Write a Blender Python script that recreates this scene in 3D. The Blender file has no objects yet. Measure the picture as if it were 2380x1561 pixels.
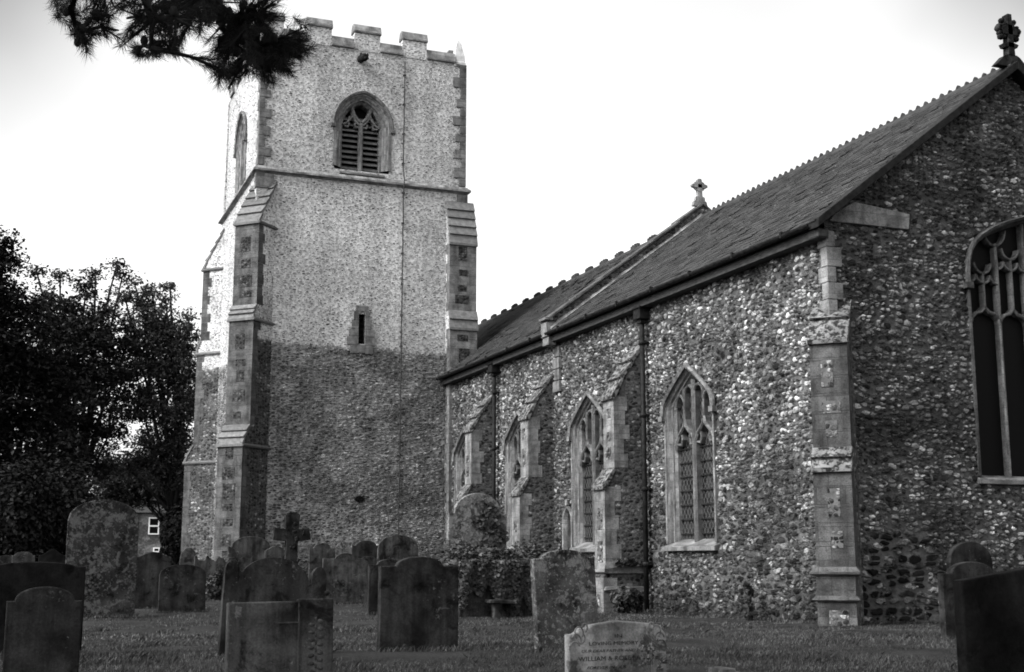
import bpy, bmesh, math, random
import numpy as np
from mathutils import Vector, Matrix
random.seed(7); rng = np.random.default_rng(7)
SC = bpy.context.scene; COL = SC.collection
V = Vector; PI = math.pi
# ------------------------------------------------------------------ camera model (survey of the photo, 2380x1561 px frame)
FL = 3000.; PITCH = math.atan(520/3000.); YAW = math.atan(1190/math.hypot(3000, 520)); EYE = V((0, 0, 1.0))
FW = V((math.sin(YAW)*math.cos(PITCH), math.cos(YAW)*math.cos(PITCH), math.sin(PITCH)))
RT = V((math.cos(YAW), -math.sin(YAW), 0)); UP = RT.cross(FW)
def ray(px, py): return FW*FL + RT*(px-1190) - UP*(py-780.5)
def on(ax, px, py, c):
    d = ray(px, py); return EYE + d*((c-EYE[ax])/d[ax])
def onX(px, py, c): return on(0, px, py, c)
def onY(px, py, c): return on(1, px, py, c)
def gz(x, y):                                   # ground height: level churchyard dipping a little towards the church
    t = min(max((y-14)/7., 0), 1); t = t*t*(3-2*t)
    return -0.18*t
def onG(px, py):
    z = 0
    for _ in range(12):
        p = on(2, px, py, z); z = gz(p.x, p.y)
    return p
cam = bpy.data.cameras.new('camera'); cam.sensor_width = 36; cam.lens = 36*FL/2380; cam.clip_end = 2000; cam.clip_start = .05
co = bpy.data.objects.new('camera', cam); COL.objects.link(co); SC.camera = co
co.matrix_world = Matrix(((RT.x, UP.x, -FW.x, EYE.x), (RT.y, UP.y, -FW.y, EYE.y), (RT.z, UP.z, -FW.z, EYE.z), (0, 0, 0, 1)))
# ------------------------------------------------------------------ materials (all neutral: the photograph is black and white)
class G:
    def __init__(s, name):
        s.m = bpy.data.materials.new(name); s.m.use_nodes = True; s.t = s.m.node_tree; s.t.nodes.clear()
        s.out = s.t.nodes.new('ShaderNodeOutputMaterial')
        s.uv = None; s.ob = None
    def n(s, typ, ins={}, **pr):
        nd = s.t.nodes.new('ShaderNode'+typ)
        for k, v in pr.items(): setattr(nd, k, v)
        for k, v in ins.items(): s.set(nd.inputs[k], v)
        return nd
    def set(s, sock, v):
        if isinstance(v, bpy.types.NodeSocket): s.t.links.new(v, sock)
        elif sock.type == 'RGBA' and not isinstance(v, tuple): sock.default_value = (v, v, v, 1)
        else: sock.default_value = v
    def ma(s, op, a, b=0., c=0., cl=False):
        nd = s.n('Math', operation=op, use_clamp=cl); s.set(nd.inputs[0], a); s.set(nd.inputs[1], b); s.set(nd.inputs[2], c); return nd.outputs[0]
    def mix(s, f, a, b):
        nd = s.n('Mix', data_type='FLOAT', clamp_factor=True); s.set(nd.inputs[0], f); s.set(nd.inputs[2], a); s.set(nd.inputs[3], b); return nd.outputs[0]
    def mr(s, x, a, b, c=0., d=1., smooth=True):
        nd = s.n('MapRange', interpolation_type='SMOOTHSTEP' if smooth else 'LINEAR')
        for i, v in enumerate((x, a, b, c, d)): s.set(nd.inputs[i], v)
        return nd.outputs[0]
    def UV(s):
        if not s.uv: s.uv = s.n('UVMap').outputs[0]
        return s.uv
    def OB(s):
        if not s.ob:
            tc = s.n('TexCoord'); oi = s.n('ObjectInfo')
            off = s.n('VectorMath', {1: (37., 91., 53.)}, operation='MULTIPLY'); s.t.links.new(oi.outputs['Random'], off.inputs[0])
            ad = s.n('VectorMath', {0: tc.outputs['Object'], 1: off.outputs[0]}, operation='ADD'); s.ob = ad.outputs[0]
        return s.ob
    def vec(s, v, sc):
        return s.n('VectorMath', {0: v, 1: sc}, operation='MULTIPLY').outputs[0]
    def noise(s, v, sc, det=3., rough=.55, dist=0., col=False):
        nd = s.n('TexNoise', {'Vector': v, 'Scale': sc, 'Detail': det, 'Roughness': rough, 'Distortion': dist}); return nd.outputs[1 if col else 0]
    def ramp(s, x, stops, interp='LINEAR'):
        nd = s.n('ValToRGB', {0: x}); cr = nd.color_ramp; cr.interpolation = interp
        while len(cr.elements) < len(stops): cr.elements.new(.5)
        for e, (p, c) in zip(cr.elements, stops): e.position = p; e.color = (c, c, c, 1)
        return nd.outputs[0]
    def rand(s): return s.n('NewGeometry').outputs['Random Per Island']
    def fin(s, col, rough=.85, bump=None, bs=.3, bd=.02, disp=None, ds=.03, spec=.06, trans=0):
        p = s.n('BsdfPrincipled', {'Base Color': col, 'Roughness': rough, 'Specular IOR Level': spec})
        if bump is not None:
            b = s.n('Bump', {'Height': bump, 'Strength': bs, 'Distance': bd}); s.t.links.new(b.outputs[0], p.inputs['Normal'])
        sh = p.outputs[0]
        if trans:
            t = s.n('BsdfTranslucent', {'Color': col}); mx = s.n('MixShader', {0: trans, 1: sh, 2: t.outputs[0]}); sh = mx.outputs[0]
        s.t.links.new(sh, s.out.inputs[0])
        if disp is not None:
            d = s.n('Displacement', {'Height': disp, 'Midlevel': .95, 'Scale': ds}); s.t.links.new(d.outputs[0], s.out.inputs[2]); s.m.displacement_method = 'BOTH'
        return s.m
def flint(g, w, h, stops, mort, t0, t1, off=0., rnd=.9, ba=1.1, bf=1.1):
    """knapped and round flints bedded in mortar: returns colour, height"""
    uv = g.UV()
    v0 = g.n('VectorMath', {0: g.vec(uv, (1/w, 1/h, 1)), 1: (off, off*1.7, 0)}, operation='ADD').outputs[0]
    nz = g.n('VectorMath', {0: g.noise(uv, 1.1/w, 2., col=True), 1: (.5, .5, .5)}, operation='SUBTRACT').outputs[0]
    nz2 = g.n('VectorMath', {0: g.noise(uv, .9, 2., col=True), 1: (.5, .5, .5)}, operation='SUBTRACT').outputs[0]
    v1 = g.n('VectorMath', {0: nz, 1: (.6, .5, 0), 2: v0}, operation='MULTIPLY_ADD').outputs[0]
    v1 = g.n('VectorMath', {0: nz2, 1: (1.0, 2.2, 0), 2: v1}, operation='MULTIPLY_ADD').outputs[0]
    vo = g.n('TexVoronoi', {'Vector': v1, 'Scale': 1., 'Randomness': rnd}, voronoi_dimensions='2D', feature='F1')
    ed = g.n('TexVoronoi', {'Vector': v1, 'Scale': 1., 'Randomness': rnd}, voronoi_dimensions='2D', feature='DISTANCE_TO_EDGE')
    sp = g.n('SeparateColor', {0: vo.outputs['Color']})
    thr = g.mr(sp.outputs[1], 0., 1., t0, t1, False)
    fine = g.noise(uv, 34., 4., .65)
    rad = g.ma('SUBTRACT', .62, g.ma('MULTIPLY', thr, 1.1))
    dd = g.ma('ADD', vo.outputs['Distance'], g.ma('MULTIPLY', g.ma('SUBTRACT', g.noise(uv, 2.6/w, 3., .6), .5), .48))
    mask = g.ma('MULTIPLY', g.mr(ed.outputs[0], g.ma('MULTIPLY', thr, .5), g.ma('ADD', g.ma('MULTIPLY', thr, .5), .07)), g.mr(dd, rad, g.ma('SUBTRACT', rad, .10)))
    dome = g.ma('SQRT', g.ma('SUBTRACT', 1., g.ma('MULTIPLY', g.ma('POWER', g.ma('DIVIDE', vo.outputs['Distance'], .70), 2.), .95), cl=True))
    hgt = g.ma('MULTIPLY', g.ma('MULTIPLY', mask, dome), g.mr(sp.outputs[2], 0, 1, .5, 1.15, False))
    fc = g.n('TexVoronoi', {'Vector': v1, 'Scale': 2.7, 'Randomness': 1.}, voronoi_dimensions='2D', feature='F1'); fs = g.n('SeparateColor', {0: fc.outputs['Color']})
    hgt = g.ma('ADD', hgt, g.ma('ADD', g.ma('MULTIPLY', fine, .25), g.ma('MULTIPLY', g.ma('MULTIPLY', fs.outputs[0], mask), .22)))
    pick = g.ma('ADD', sp.outputs[0], g.ma('MULTIPLY', g.ma('SUBTRACT', g.noise(uv, bf, 3., .6), .54), ba), cl=True)
    col = g.ramp(pick, stops)
    col = g.ma('MULTIPLY', col, g.mr(fs.outputs[1], 0, 1, .55, 1.35, False))
    col = g.ma('MULTIPLY', col, g.mr(fine, .25, .75, .5, 1.5))
    mo = g.ma('MULTIPLY', mort, g.mr(g.noise(uv, 9., 5., .7), .3, .7, .6, 1.35))
    return g.mix(mask, mo, col), hgt, sp
MT = {}
def mats():
    # south wall flints: many pale cobbles above, rougher mixed work and squared blocks low down
    g = G('flint_south'); uv = g.UV(); sx = g.n('SeparateXYZ', {0: uv}); v = sx.outputs[1]
    ST = [(0, .014), (.3, .055), (.55, .12), (.76, .205), (.92, .32), (1, .39)]
    a, ha, _ = flint(g, .175, .13, ST, .06, .03, .24)
    a2, ha2, _ = flint(g, .115, .078, ST, .068, .02, .22, 9.)
    b, hb, _ = flint(g, .25, .135, [(0, .014), (.4, .045), (.7, .085), (.9, .15), (1, .34)], .095, .02, .12, 7., .75, .6)
    sm = g.mr(g.noise(uv, 1.6, 3., .6), .46, .54); a = g.mix(sm, a, a2); ha = g.mix(sm, ha, ha2)
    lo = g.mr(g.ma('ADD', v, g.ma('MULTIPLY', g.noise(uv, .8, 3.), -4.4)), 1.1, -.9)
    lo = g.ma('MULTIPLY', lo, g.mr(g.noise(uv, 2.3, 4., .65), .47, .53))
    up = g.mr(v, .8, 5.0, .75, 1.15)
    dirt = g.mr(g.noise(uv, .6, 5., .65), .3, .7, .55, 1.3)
    wall_foot = g.mr(g.ma('ADD', v, g.ma('MULTIPLY', g.noise(uv, 1.5, 3.), -.8)), -.55, .15, .55, 1.)  # darker towards the foot of the wall, with a ragged edge
    c = g.ma('MULTIPLY', g.ma('MULTIPLY', g.ma('MULTIPLY', g.mix(lo, a, b), up), dirt), wall_foot)
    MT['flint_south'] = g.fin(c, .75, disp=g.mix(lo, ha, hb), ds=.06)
    # east gable: darker, with big black blocks low down near the corner
    g = G('flint_east'); uv = g.UV(); sx = g.n('SeparateXYZ', {0: uv}); v = sx.outputs[1]
    ST = [(0, .018), (.4, .065), (.66, .125), (.86, .23), (1, .42)]
    a, ha, _ = flint(g, .185, .115, ST, .068, .02, .24, 3.)
    a2, ha2, _ = flint(g, .12, .075, ST, .075, .02, .22, 13.)
    b, hb, _ = flint(g, .31, .135, [(0, .004), (.5, .009), (.72, .02), (.8, .08), (1, .26)], .09, .03, .2, 11., .72, .5)
    sm = g.mr(g.noise(uv, 1.7, 3., .6), .45, .53); a = g.mix(sm, a, a2); ha = g.mix(sm, ha, ha2)
    lo = g.mr(g.ma('ADD', g.ma('ADD', v, g.ma('MULTIPLY', g.ma('ABSOLUTE', g.ma('SUBTRACT', sx.outputs[0], 15.6)), .45)), g.ma('MULTIPLY', g.noise(uv, 1.1, 3.), -2.4)), .55, .2)
    lo = g.ma('MULTIPLY', lo, g.mr(g.noise(uv, 2.6, 3., .6), .41, .45))
    dirt = g.mr(g.noise(uv, .7, 5., .65), .3, .7, .5, 1.35)
    MT['flint_east'] = g.fin(g.ma('MULTIPLY', g.mix(lo, a, b), dirt), .8, disp=g.mix(lo, ha, hb), ds=.06)
    # tower: dark coursed flint below, pale repointed work above z = 8.1
    g = G('flint_tower'); uv = g.UV(); sx = g.n('SeparateXYZ', {0: uv}); v = sx.outputs[1]
    a, ha, _ = flint(g, .15, .07, [(0, .05), (.35, .145), (.65, .23), (.9, .33), (1, .46)], .24, .02, .24)
    b, hb, _ = flint(g, .15, .07, [(0, .05), (.05, .10), (.2, .23), (1, .34)], .455, .12, .43, 5., .9, .5)
    wob = g.ma('ADD', v, g.ma('MULTIPLY', g.ma('SUBTRACT', g.noise(uv, 2.6, 6., .75), .5), .45))
    wob = g.ma('ADD', wob, g.ma('MULTIPLY', g.ma('SUBTRACT', g.noise(uv, .35, 2.), .5), .3))
    top = g.mr(wob, 8.02, 8.26)
    def spot(u0, v0, ru, rv, nz):                 # ragged patch round one place on the wall
        e = g.n('VectorMath', {0: g.vec(g.n('VectorMath', {0: uv, 1: (u0, v0, 0)}, operation='SUBTRACT').outputs[0], (1/ru, 1/rv, 0))}, operation='LENGTH').outputs[1]
        return g.mr(g.ma('ADD', e, g.ma('MULTIPLY', g.ma('SUBTRACT', g.noise(uv, 2.4, 5., .7), .5), nz)), 1.1, .75)
    mm = g.mr(ha, .30, .12)
    pat = g.ma('MAXIMUM', spot(9.1, 1.9, 1.7, 1.25, 2.2), spot(8.0, 3.4, .45, 2.0, 1.5))
    lowc = g.mix(g.ma('MULTIPLY', pat, mm), a, .36)
    lowc = g.mix(spot(11.15, 3.0, .2, .13, .8), lowc, .012)  # putlog hole: its dark recess painted into the wall colour
    dk = g.mr(g.noise(uv, .8, 5., .7), .40, .62, .68, 1.1); lowc = g.ma('MULTIPLY', lowc, dk)
    dirt = g.mr(g.noise(uv, .45, 5., .6), .3, .7, .8, 1.15)
    st = g.mr(g.noise(g.vec(uv, (1.6, .16, 1)), 1., 4.), .35, .65, .88, 1.06)
    c = g.ma('MULTIPLY', g.ma('MULTIPLY', g.mix(top, lowc, b), dirt), st)
    MT['flint_tower'] = g.fin(c, .85, disp=g.mix(top, ha, g.ma('ADD', g.ma('MULTIPLY', hb, .5), .45)), ds=.055)
    # small flint panels set in the buttresses
    for nm, k in (('flint_panel', .42), ('flint_panel_pale', 1.)):
        g = G(nm); a, ha, _ = flint(g, .12, .10, [(0, .012), (.38, .035*k), (.58, .10*k), (.8, .22*k), (1, .34*k*k)], .085*k, .03, .2, 2.)
        MT[nm] = g.fin(a, .7, bump=ha, bs=.8, bd=.04)
    # plain flint for small faces (buttress flanks)
    for nm, k in (('flint_flank', 1.), ('flint_flank_pale', 1.)):
        g = G(nm); uv = g.UV(); sx = g.n('SeparateXYZ', {0: uv}); v = sx.outputs[1]
        a, ha, _ = flint(g, .15, .095, [(0, .02), (.4, .055), (.7, .095), (.9, .16), (1, .32)], .08, .02, .2, 4.)
        if 'pale' in nm:
            b, hb, _ = flint(g, .15, .07, [(0, .05), (.05, .10), (.2, .23), (1, .34)], .455, .12, .43, 5.)
            wob = g.ma('ADD', v, g.ma('MULTIPLY', g.ma('SUBTRACT', g.noise(uv, 2.2, 4., .7), .5), .9)); top = g.mr(wob, 8.1, 8.3)
            a = g.mix(top, a, b); ha = g.mix(top, ha, hb)
        MT[nm] = g.fin(g.ma('MULTIPLY', a, g.mr(g.noise(uv, .7, 4.), .3, .7, .65, 1.25)), .8, bump=ha, bs=.9, bd=.05)
    # ashlar limestone in blocks
    for nm, k in (('ashlar', .15), ('ashlar_dark', .085), ('ashlar_pale', .20), ('ashlar_nave', .18), ('ashlar_mossy', .068), ('ashlar_tower', .20), ('ashlar_grey', .11)):
        g = G(nm); uv = g.UV()
        br = g.n('TexBrick', {'Vector': uv, 'Color1': .0, 'Color2': 1., 'Mortar': .5, 'Scale': 1., 'Mortar Size': .008, 'Mortar Smooth': .3, 'Brick Width': .52, 'Row Height': .33}, offset=.43)
        blk = g.mr(br.outputs[0], 0, 1, .78, 1.18, False)
        n1 = g.noise(uv, 3., 6., .7); n2 = g.noise(uv, 45., 3., .6); n3 = g.noise(g.vec(uv, (3., .5, 1)), 1., 4.)
        c = g.ma('MULTIPLY', g.ma('MULTIPLY', blk, g.mr(n1, .3, .7, .5, 1.3)), g.mr(n2, .3, .7, .7, 1.3))
        c = g.ma('MULTIPLY', c, g.mr(n3, .35, .62, .6, 1.1)); c = g.ma('MULTIPLY', c, g.mr(g.noise(uv, 14., 5., .75), .56, .64, 1., .55))
        c = g.ma('MULTIPLY', c, k); c = g.mix(g.ma('MULTIPLY', br.outputs[1], .6), c, k*.5)
        hb = g.ma('SUBTRACT', g.ma('MULTIPLY', n2, .3), br.outputs[1])
        MT[nm] = g.fin(c, .9, bump=g.ma('ADD', hb, g.ma('MULTIPLY', n1, .6)), bs=.7, bd=.02)
    # weathering slabs mottled by moss and lichen
    g = G('weathered_slab'); uv = g.UV(); n1 = g.noise(uv, 9., 5., .7); n2 = g.noise(uv, 2.5, 4.)
    c = g.mix(g.mr(n1, .44, .56),   .02, .16); c = g.ma('MULTIPLY', c, g.mr(n2, .3, .7, .6, 1.2))
    MT['weathered_slab'] = g.fin(c, .95, bump=n1, bs=.6, bd=.02)
    g = G('slab_grey'); uv = g.UV(); n1 = g.noise(uv, 7., 5., .7); r = g.rand()
    c = g.ma('MULTIPLY', g.mr(r, 0, 1, .10, .16, False), g.mr(n1, .3, .7, .65, 1.25)); MT['slab_grey'] = g.fin(c, .9, bump=n1, bs=.5, bd=.02)
    # slates
    g = G('slate'); uv = g.UV(); r = g.rand(); n1 = g.noise(uv, 5., 5., .65); n2 = g.noise(g.vec(uv, (2., 9., 1.)), 3., 4.)
    c = g.ma('MULTIPLY', g.mr(r, 0, 1, .016, .043, False), g.mr(n1, .3, .7, .7, 1.3)); c = g.ma('ADD', c, g.mr(n2, .63, .72, 0, .08))
    MT['slate'] = g.fin(c, .62, bump=n1, bs=.35, bd=.01, spec=.2)
    g = G('ridge_clay'); n1 = g.noise(g.OB(), 4., 5., .6); MT['ridge_clay'] = g.fin(g.mr(n1, .3, .7, .02, .045), .85, bump=n1, bs=.3)
    g = G('halation_pale'); n1 = g.noise(g.OB(), 6., 5., .65); MT['halation_pale'] = g.fin(g.mr(n1, .3, .7, .34, .55), .9, bump=n1, bs=.3)  # pinnacle stone, the wash of bright sky around it put into its colour
    g = G('iron'); n1 = g.noise(g.OB(), 9., 4.); MT['iron'] = g.fin(g.mr(n1, .3, .7, .006, .016), .55, bump=n1, bs=.15)
    g = G('dark_timber'); n1 = g.noise(g.vec(g.OB(), (2, 2, 12)), 3., 4.); MT['dark_timber'] = g.fin(g.mr(n1, .3, .7, .03, .06), .7, bump=n1, bs=.3)
    g = G('louvre_slate'); n1 = g.noise(g.OB(), 8., 4.); MT['louvre_slate'] = g.fin(g.mr(n1, .3, .7, .09, .17), .6, bump=n1, bs=.2)
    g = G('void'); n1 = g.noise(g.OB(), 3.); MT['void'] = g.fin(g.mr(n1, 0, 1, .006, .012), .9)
    # leaded glass behind a wire guard
    g = G('leaded_glass'); uv = g.UV()
    rot = g.n('VectorRotate', {'Vector': g.vec(uv, (1., .68, 1.)), 'Angle': PI/4}, rotation_type='Z_AXIS').outputs[0]
    br = g.n('TexBrick', {'Vector': rot, 'Color1': 0., 'Color2': 1., 'Mortar': 0., 'Scale': 1., 'Mortar Size': .006, 'Mortar Smooth': .1, 'Brick Width': .105, 'Row Height': .105}, offset=0.)
    wob = g.noise(uv, 6., 3.)
    c = g.mix(br.outputs[1], g.mr(br.outputs[0], 0, 1, .004, .02, False), .055)
    MT['leaded_glass'] = g.fin(c, g.mix(br.outputs[1], .12, .6), bump=g.ma('ADD', br.outputs[0], g.ma('MULTIPLY', wob, 2.)), bs=.35, bd=.02, spec=.35)
    g = G('dark_glass'); uv = g.UV(); n1 = g.noise(uv, 3.); MT['dark_glass'] = g.fin(.004, .5, bump=n1, bs=.1, spec=.05)
    # gravestones
    def stone(nm, base, lich, lth, streak=.6, sc=1.):
        g = G(nm); ob = g.OB()
        n1 = g.noise(ob, 2.3*sc, 6., .68); n2 = g.noise(ob, 55., 3., .6); n3 = g.noise(g.vec(ob, (7., 7., .7)), 1., 4., .6)
        c = g.ma('MULTIPLY', base, g.mr(n1, .3, .7, .3, 1.75)); c = g.ma('MULTIPLY', c, g.mr(n3, .35, .65, streak, 1.25)); c = g.ma('MULTIPLY', c, g.mr(n2, .3, .7, .8, 1.2))
        n4 = g.noise(ob, 7.*sc, 6., .72, .4); n5 = g.noise(ob, 21.*sc, 5., .7); n6 = g.noise(ob, 1.9, 3.)
        t = g.ma('ADD', lth, g.ma('MULTIPLY', g.ma('SUBTRACT', n6, .5), -.35))
        blob = g.ma('MAXIMUM', g.ma('MULTIPLY', g.mr(n4, t, g.ma('ADD', t, .07)), .8), g.mr(n5, g.ma('ADD', t, .04), g.ma('ADD', t, .10)))
        dk = g.mr(g.noise(ob, 3.2, 6., .72, .5), .52, .64)
        c = g.mix(blob, c, g.ma('MULTIPLY', lich, g.mr(n2, .3, .7, .7, 1.2))); c = g.ma('MULTIPLY', c, g.mr(dk, 0, 1, 1., .28, False))
        MT[nm] = g.fin(c, .9, bump=g.ma('ADD', g.ma('MULTIPLY', n1, .8), g.ma('ADD', g.ma('MULTIPLY', n2, .35), g.ma('MULTIPLY', blob, .3))), bs=.55, bd=.02)
    stone('grave_dark', .019, .08, .63); stone('grave_black', .006, .02, .75, .9); stone('grave_mid', .038, .12, .61)
    stone('grave_lichen', .04, .15, .52, .8, 1.); stone('grave_big_lichen', .017, .085, .51, .9, .9); stone('grave_pale', .15, .26, .66, .8)
    stone('cross_dark', .016, .04, .6); stone('rubble_pale', .09, .2, .5)
    g = G('letter_lead'); MT['letter_lead'] = g.fin(g.mr(g.noise(g.OB(), 60., 2.), .35, .65, .012, .06), .8)
    # plants
    def leaf(nm, lo, hi, tr=.12, rough=.6, patch=0):
        g = G(nm); r = g.rand(); c = g.mr(r, 0, 1, lo, hi, False)
        if patch: c = g.ma('MULTIPLY', g.ma('POWER', g.mr(r, 0, 1, 0, 1, False), 3.), hi*2.2); c = g.ma('MULTIPLY', g.ma('ADD', c, lo), g.mr(g.noise(g.n('NewGeometry').outputs[0], .9, 5., .65), .33, .67, .6, 1.45))
        MT[nm] = g.fin(c, rough, spec=.12, trans=tr)
    leaf('tree_leaf', .015, .045, .2); leaf('yew_leaf', .005, .012, .05); leaf('ivy_leaf', .012, .075, .08, .45); leaf('needle', .008, .022, .0); leaf('grass_blade', .018, .050, .10, .8, 1)
    leaf('bush_leaf', .012, .04, .1); leaf('light_leaf', .03, .12, .25); leaf('dry_flower', .05, .2, .1)
    g = G('bark'); n1 = g.noise(g.vec(g.OB(), (6, 6, 1.5)), 1.5, 5.); MT['bark'] = g.fin(g.mr(n1, .3, .7, .012, .04), .95, bump=n1, bs=.8, bd=.05)
    g = G('ground_soil'); ob = g.n('TexCoord').outputs['Object']; n1 = g.noise(ob, 1.1, 6., .65); n2 = g.noise(ob, 22., 4., .7)
    MT['ground_soil'] = g.fin(g.ma('MULTIPLY', g.mr(n1, .3, .7, .014, .032), g.mr(n2, .3, .7, .6, 1.35)), .95, bump=n2, bs=.8, bd=.04)
    g = G('brick_wall'); uv = g.UV()
    br = g.n('TexBrick', {'Vector': uv, 'Color1': .04, 'Color2': .08, 'Mortar': .11, 'Scale': 1., 'Mortar Size': .012, 'Brick Width': .23, 'Row Height': .075})
    pa = g.mr(g.noise(uv, .8, 5., .65), .52, .6); c = g.mix(pa, br.outputs[0], .17)
    MT['brick_wall'] = g.fin(g.ma('MULTIPLY', c, g.mr(g.noise(uv, 6.), .3, .7, .6, 1.2)), .9)
    g = G('white_paint'); MT['white_paint'] = g.fin(g.mr(g.noise(g.OB(), 6.), .3, .7, .72, .82), .5)
    g = G('rope_metal'); MT['rope_metal'] = g.fin(g.mr(g.noise(g.OB(), 8.), .3, .7, .03, .06), .6)
mats()
# ------------------------------------------------------------------ mesh helpers
def worigin(p):
    o = V((0, 0, 0))
    while p is not None: o = o + p.location; p = p.parent
    return o
def link(o, parent=None):
    COL.objects.link(o)
    if parent is not None: o.parent = parent
    return o
def tag(o, label=None, cat=None, group=None, kind=None):
    for k, v in (('label', label), ('category', cat), ('group', group), ('kind', kind)):
        if v: o[k] = v
    return o
def thing(name, loc, label, cat, group=None):
    o = bpy.data.objects.new(name, None); o.empty_display_size = .3; link(o); o.location = loc; return tag(o, label, cat, group)
def uvmap(me):
    uvl = me.uv_layers.new(name='UVMap'); d = uvl.data; vs = me.vertices
    for p in me.polygons:
        n = p.normal
        if abs(n.z) > .9: t = V((1, 0, 0)); b = V((0, 1, 0))
        else:
            t = V((0, 0, 1)).cross(n).normalized(); b = V((0, 0, 1)) if abs(n.z) < .15 else n.cross(t)
        for li in p.loop_indices:
            c = vs[me.loops[li].vertex_index].co; d[li].uv = (c.dot(t), c.dot(b))
class MB:
    """collects solids in world space; build() links them as ONE mesh object under its parent"""
    def __init__(s): s.bm = bmesh.new(); s.mi = 0
    def face(s, pts):
        try: f = s.bm.faces.new([s.bm.verts.new(p) for p in pts]); f.material_index = s.mi; return f
        except ValueError: return None
    def solid(s, verts, faces):
        vs = [s.bm.verts.new(v) for v in verts]; fs = []
        for f in faces:
            ff = s.bm.faces.new([vs[i] for i in f]); ff.material_index = s.mi; fs.append(ff)
        bmesh.ops.recalc_face_normals(s.bm, faces=fs); return fs
    def box(s, c, h, ax=None):
        c = V(c); X, Y, Z = ax if ax else (V((1, 0, 0)), V((0, 1, 0)), V((0, 0, 1)))
        P = [c + X*h[0]*i + Y*h[1]*j + Z*h[2]*k for i in (-1, 1) for j in (-1, 1) for k in (-1, 1)]
        return s.solid(P, [(0, 1, 3, 2), (4, 6, 7, 5), (0, 4, 5, 1), (2, 3, 7, 6), (0, 2, 6, 4), (1, 5, 7, 3)])
    def prism(s, A, B):
        """two matching rings of points joined into a closed solid"""
        n = len(A); return s.solid(list(A)+list(B), [tuple(range(n)), tuple(range(n, 2*n))] + [(i, (i+1) % n, n+(i+1) % n, n+i) for i in range(n)])
    def loft(s, rings, closed=False, caps=False):
        vs = [[s.bm.verts.new(p) for p in r] for r in rings]; n = len(rings[0]); fs = []
        for a, b in zip(vs, vs[1:]):
            for i in range(n if closed else n-1):
                j = (i+1) % n; f = s.bm.faces.new((a[i], a[j], b[j], b[i])); f.material_index = s.mi; fs.append(f)
        if caps:
            for r in (vs[0], vs[-1]): f = s.bm.faces.new(r); f.material_index = s.mi; fs.append(f)
            bmesh.ops.recalc_face_normals(s.bm, faces=fs)
        return fs
    def tube(s, pts, r, seg=8, smooth=True):
        pts = [V(p) for p in pts]; rs = r if isinstance(r, (list, tuple)) else [r]*len(pts); rings = []
        for i, p in enumerate(pts):
            t = (pts[min(i+1, len(pts)-1)] - pts[max(i-1, 0)]).normalized(); a = V((0, 0, 1)) if abs(t.z) < .9 else V((1, 0, 0))
            u = t.cross(a).normalized(); w = t.cross(u)
            rings.append([p + (u*math.cos(k*2*PI/seg) + w*math.sin(k*2*PI/seg))*rs[i] for k in range(seg)])
        fs = s.loft(rings, True, True)
        if smooth:
            for f in fs[:-2]: f.smooth = True
        return fs
    def blob(s, c, r, sub=2, jit=.1):
        res = bmesh.ops.create_icosphere(s.bm, subdivisions=sub, radius=1.); c = V(c)
        for v in res['verts']:
            k = 1 + random.uniform(-jit, jit); v.co = c + V((v.co.x*r[0], v.co.y*r[1], v.co.z*r[2]))*k
        for f in {f for v in res['verts'] for f in v.link_faces}: f.material_index = s.mi; f.smooth = True
    def build(s, name, mat, parent=None, bevel=0., loc=None):
        if bevel:
            es = [e for e in s.bm.edges if len(e.link_faces) == 2 and e.calc_face_angle(0) > .5]
            bmesh.ops.bevel(s.bm, geom=es, offset=bevel, segments=1, affect='EDGES', profile=.5, clamp_overlap=True)
        me = bpy.data.meshes.new(name); s.bm.to_mesh(me); s.bm.free()
        for m in (mat if isinstance(mat, (list, tuple)) else [mat]): me.materials.append(MT[m])
        uvmap(me)
        o = bpy.data.objects.new(name, me); link(o, parent)
        off = worigin(parent) if parent is not None else (V(loc) if loc is not None else V((0, 0, 0)))
        if off.length: me.transform(Matrix.Translation(-off))
        if parent is None and loc is not None: o.location = loc
        return o
def npmesh(name, verts, k, mat, parent=None, loc=None, faces=None, uv=None, smooth=False):
    """fast mesh: every k consecutive vertices are a polygon, or explicit faces (n,k)"""
    verts = np.asarray(verts, np.float64).reshape(-1, 3)
    off = worigin(parent) if parent is not None else (V(loc) if loc is not None else V((0, 0, 0)))
    verts = verts - np.array(off)
    if faces is None: faces = np.arange(len(verts)).reshape(-1, k)
    me = bpy.data.meshes.new(name); me.vertices.add(len(verts)); me.vertices.foreach_set('co', verts.astype(np.float32).ravel())
    nf = len(faces); me.loops.add(nf*k); me.loops.foreach_set('vertex_index', np.asarray(faces, np.int32).ravel())
    me.polygons.add(nf); me.polygons.foreach_set('loop_start', np.arange(0, nf*k, k, dtype=np.int32))
    if uv is not None:
        l = me.uv_layers.new(name='UVMap'); l.data.foreach_set('uv', np.asarray(uv, np.float32)[np.asarray(faces).ravel()].ravel())
    me.update(calc_edges=True)
    if smooth: me.polygons.foreach_set('use_smooth', np.ones(nf, bool))
    me.materials.append(MT[mat]); o = bpy.data.objects.new(name, me); link(o, parent)
    if parent is None and loc is not None: o.location = loc
    return o
class Fr:
    """wall frame: u to the viewer's right, v up, w out of the wall"""
    def __init__(s, o, u): s.o = V(o); s.u = V(u).normalized(); s.z = V((0, 0, 1)); s.n = s.u.cross(s.z)
    def p(s, u, v, w=0.): return s.o + s.u*u + s.z*v + s.n*w
def inpoly(U, Vv, poly):
    ins = np.zeros(U.shape, bool); n = len(poly)
    for i in range(n):
        x1, y1 = poly[i]; x2, y2 = poly[(i+1) % n]
        if y1 == y2: continue
        c = ((y1 > Vv) != (y2 > Vv)) & (U < (x2-x1)*(Vv-y1)/(y2-y1)+x1); ins ^= c
    return ins
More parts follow.
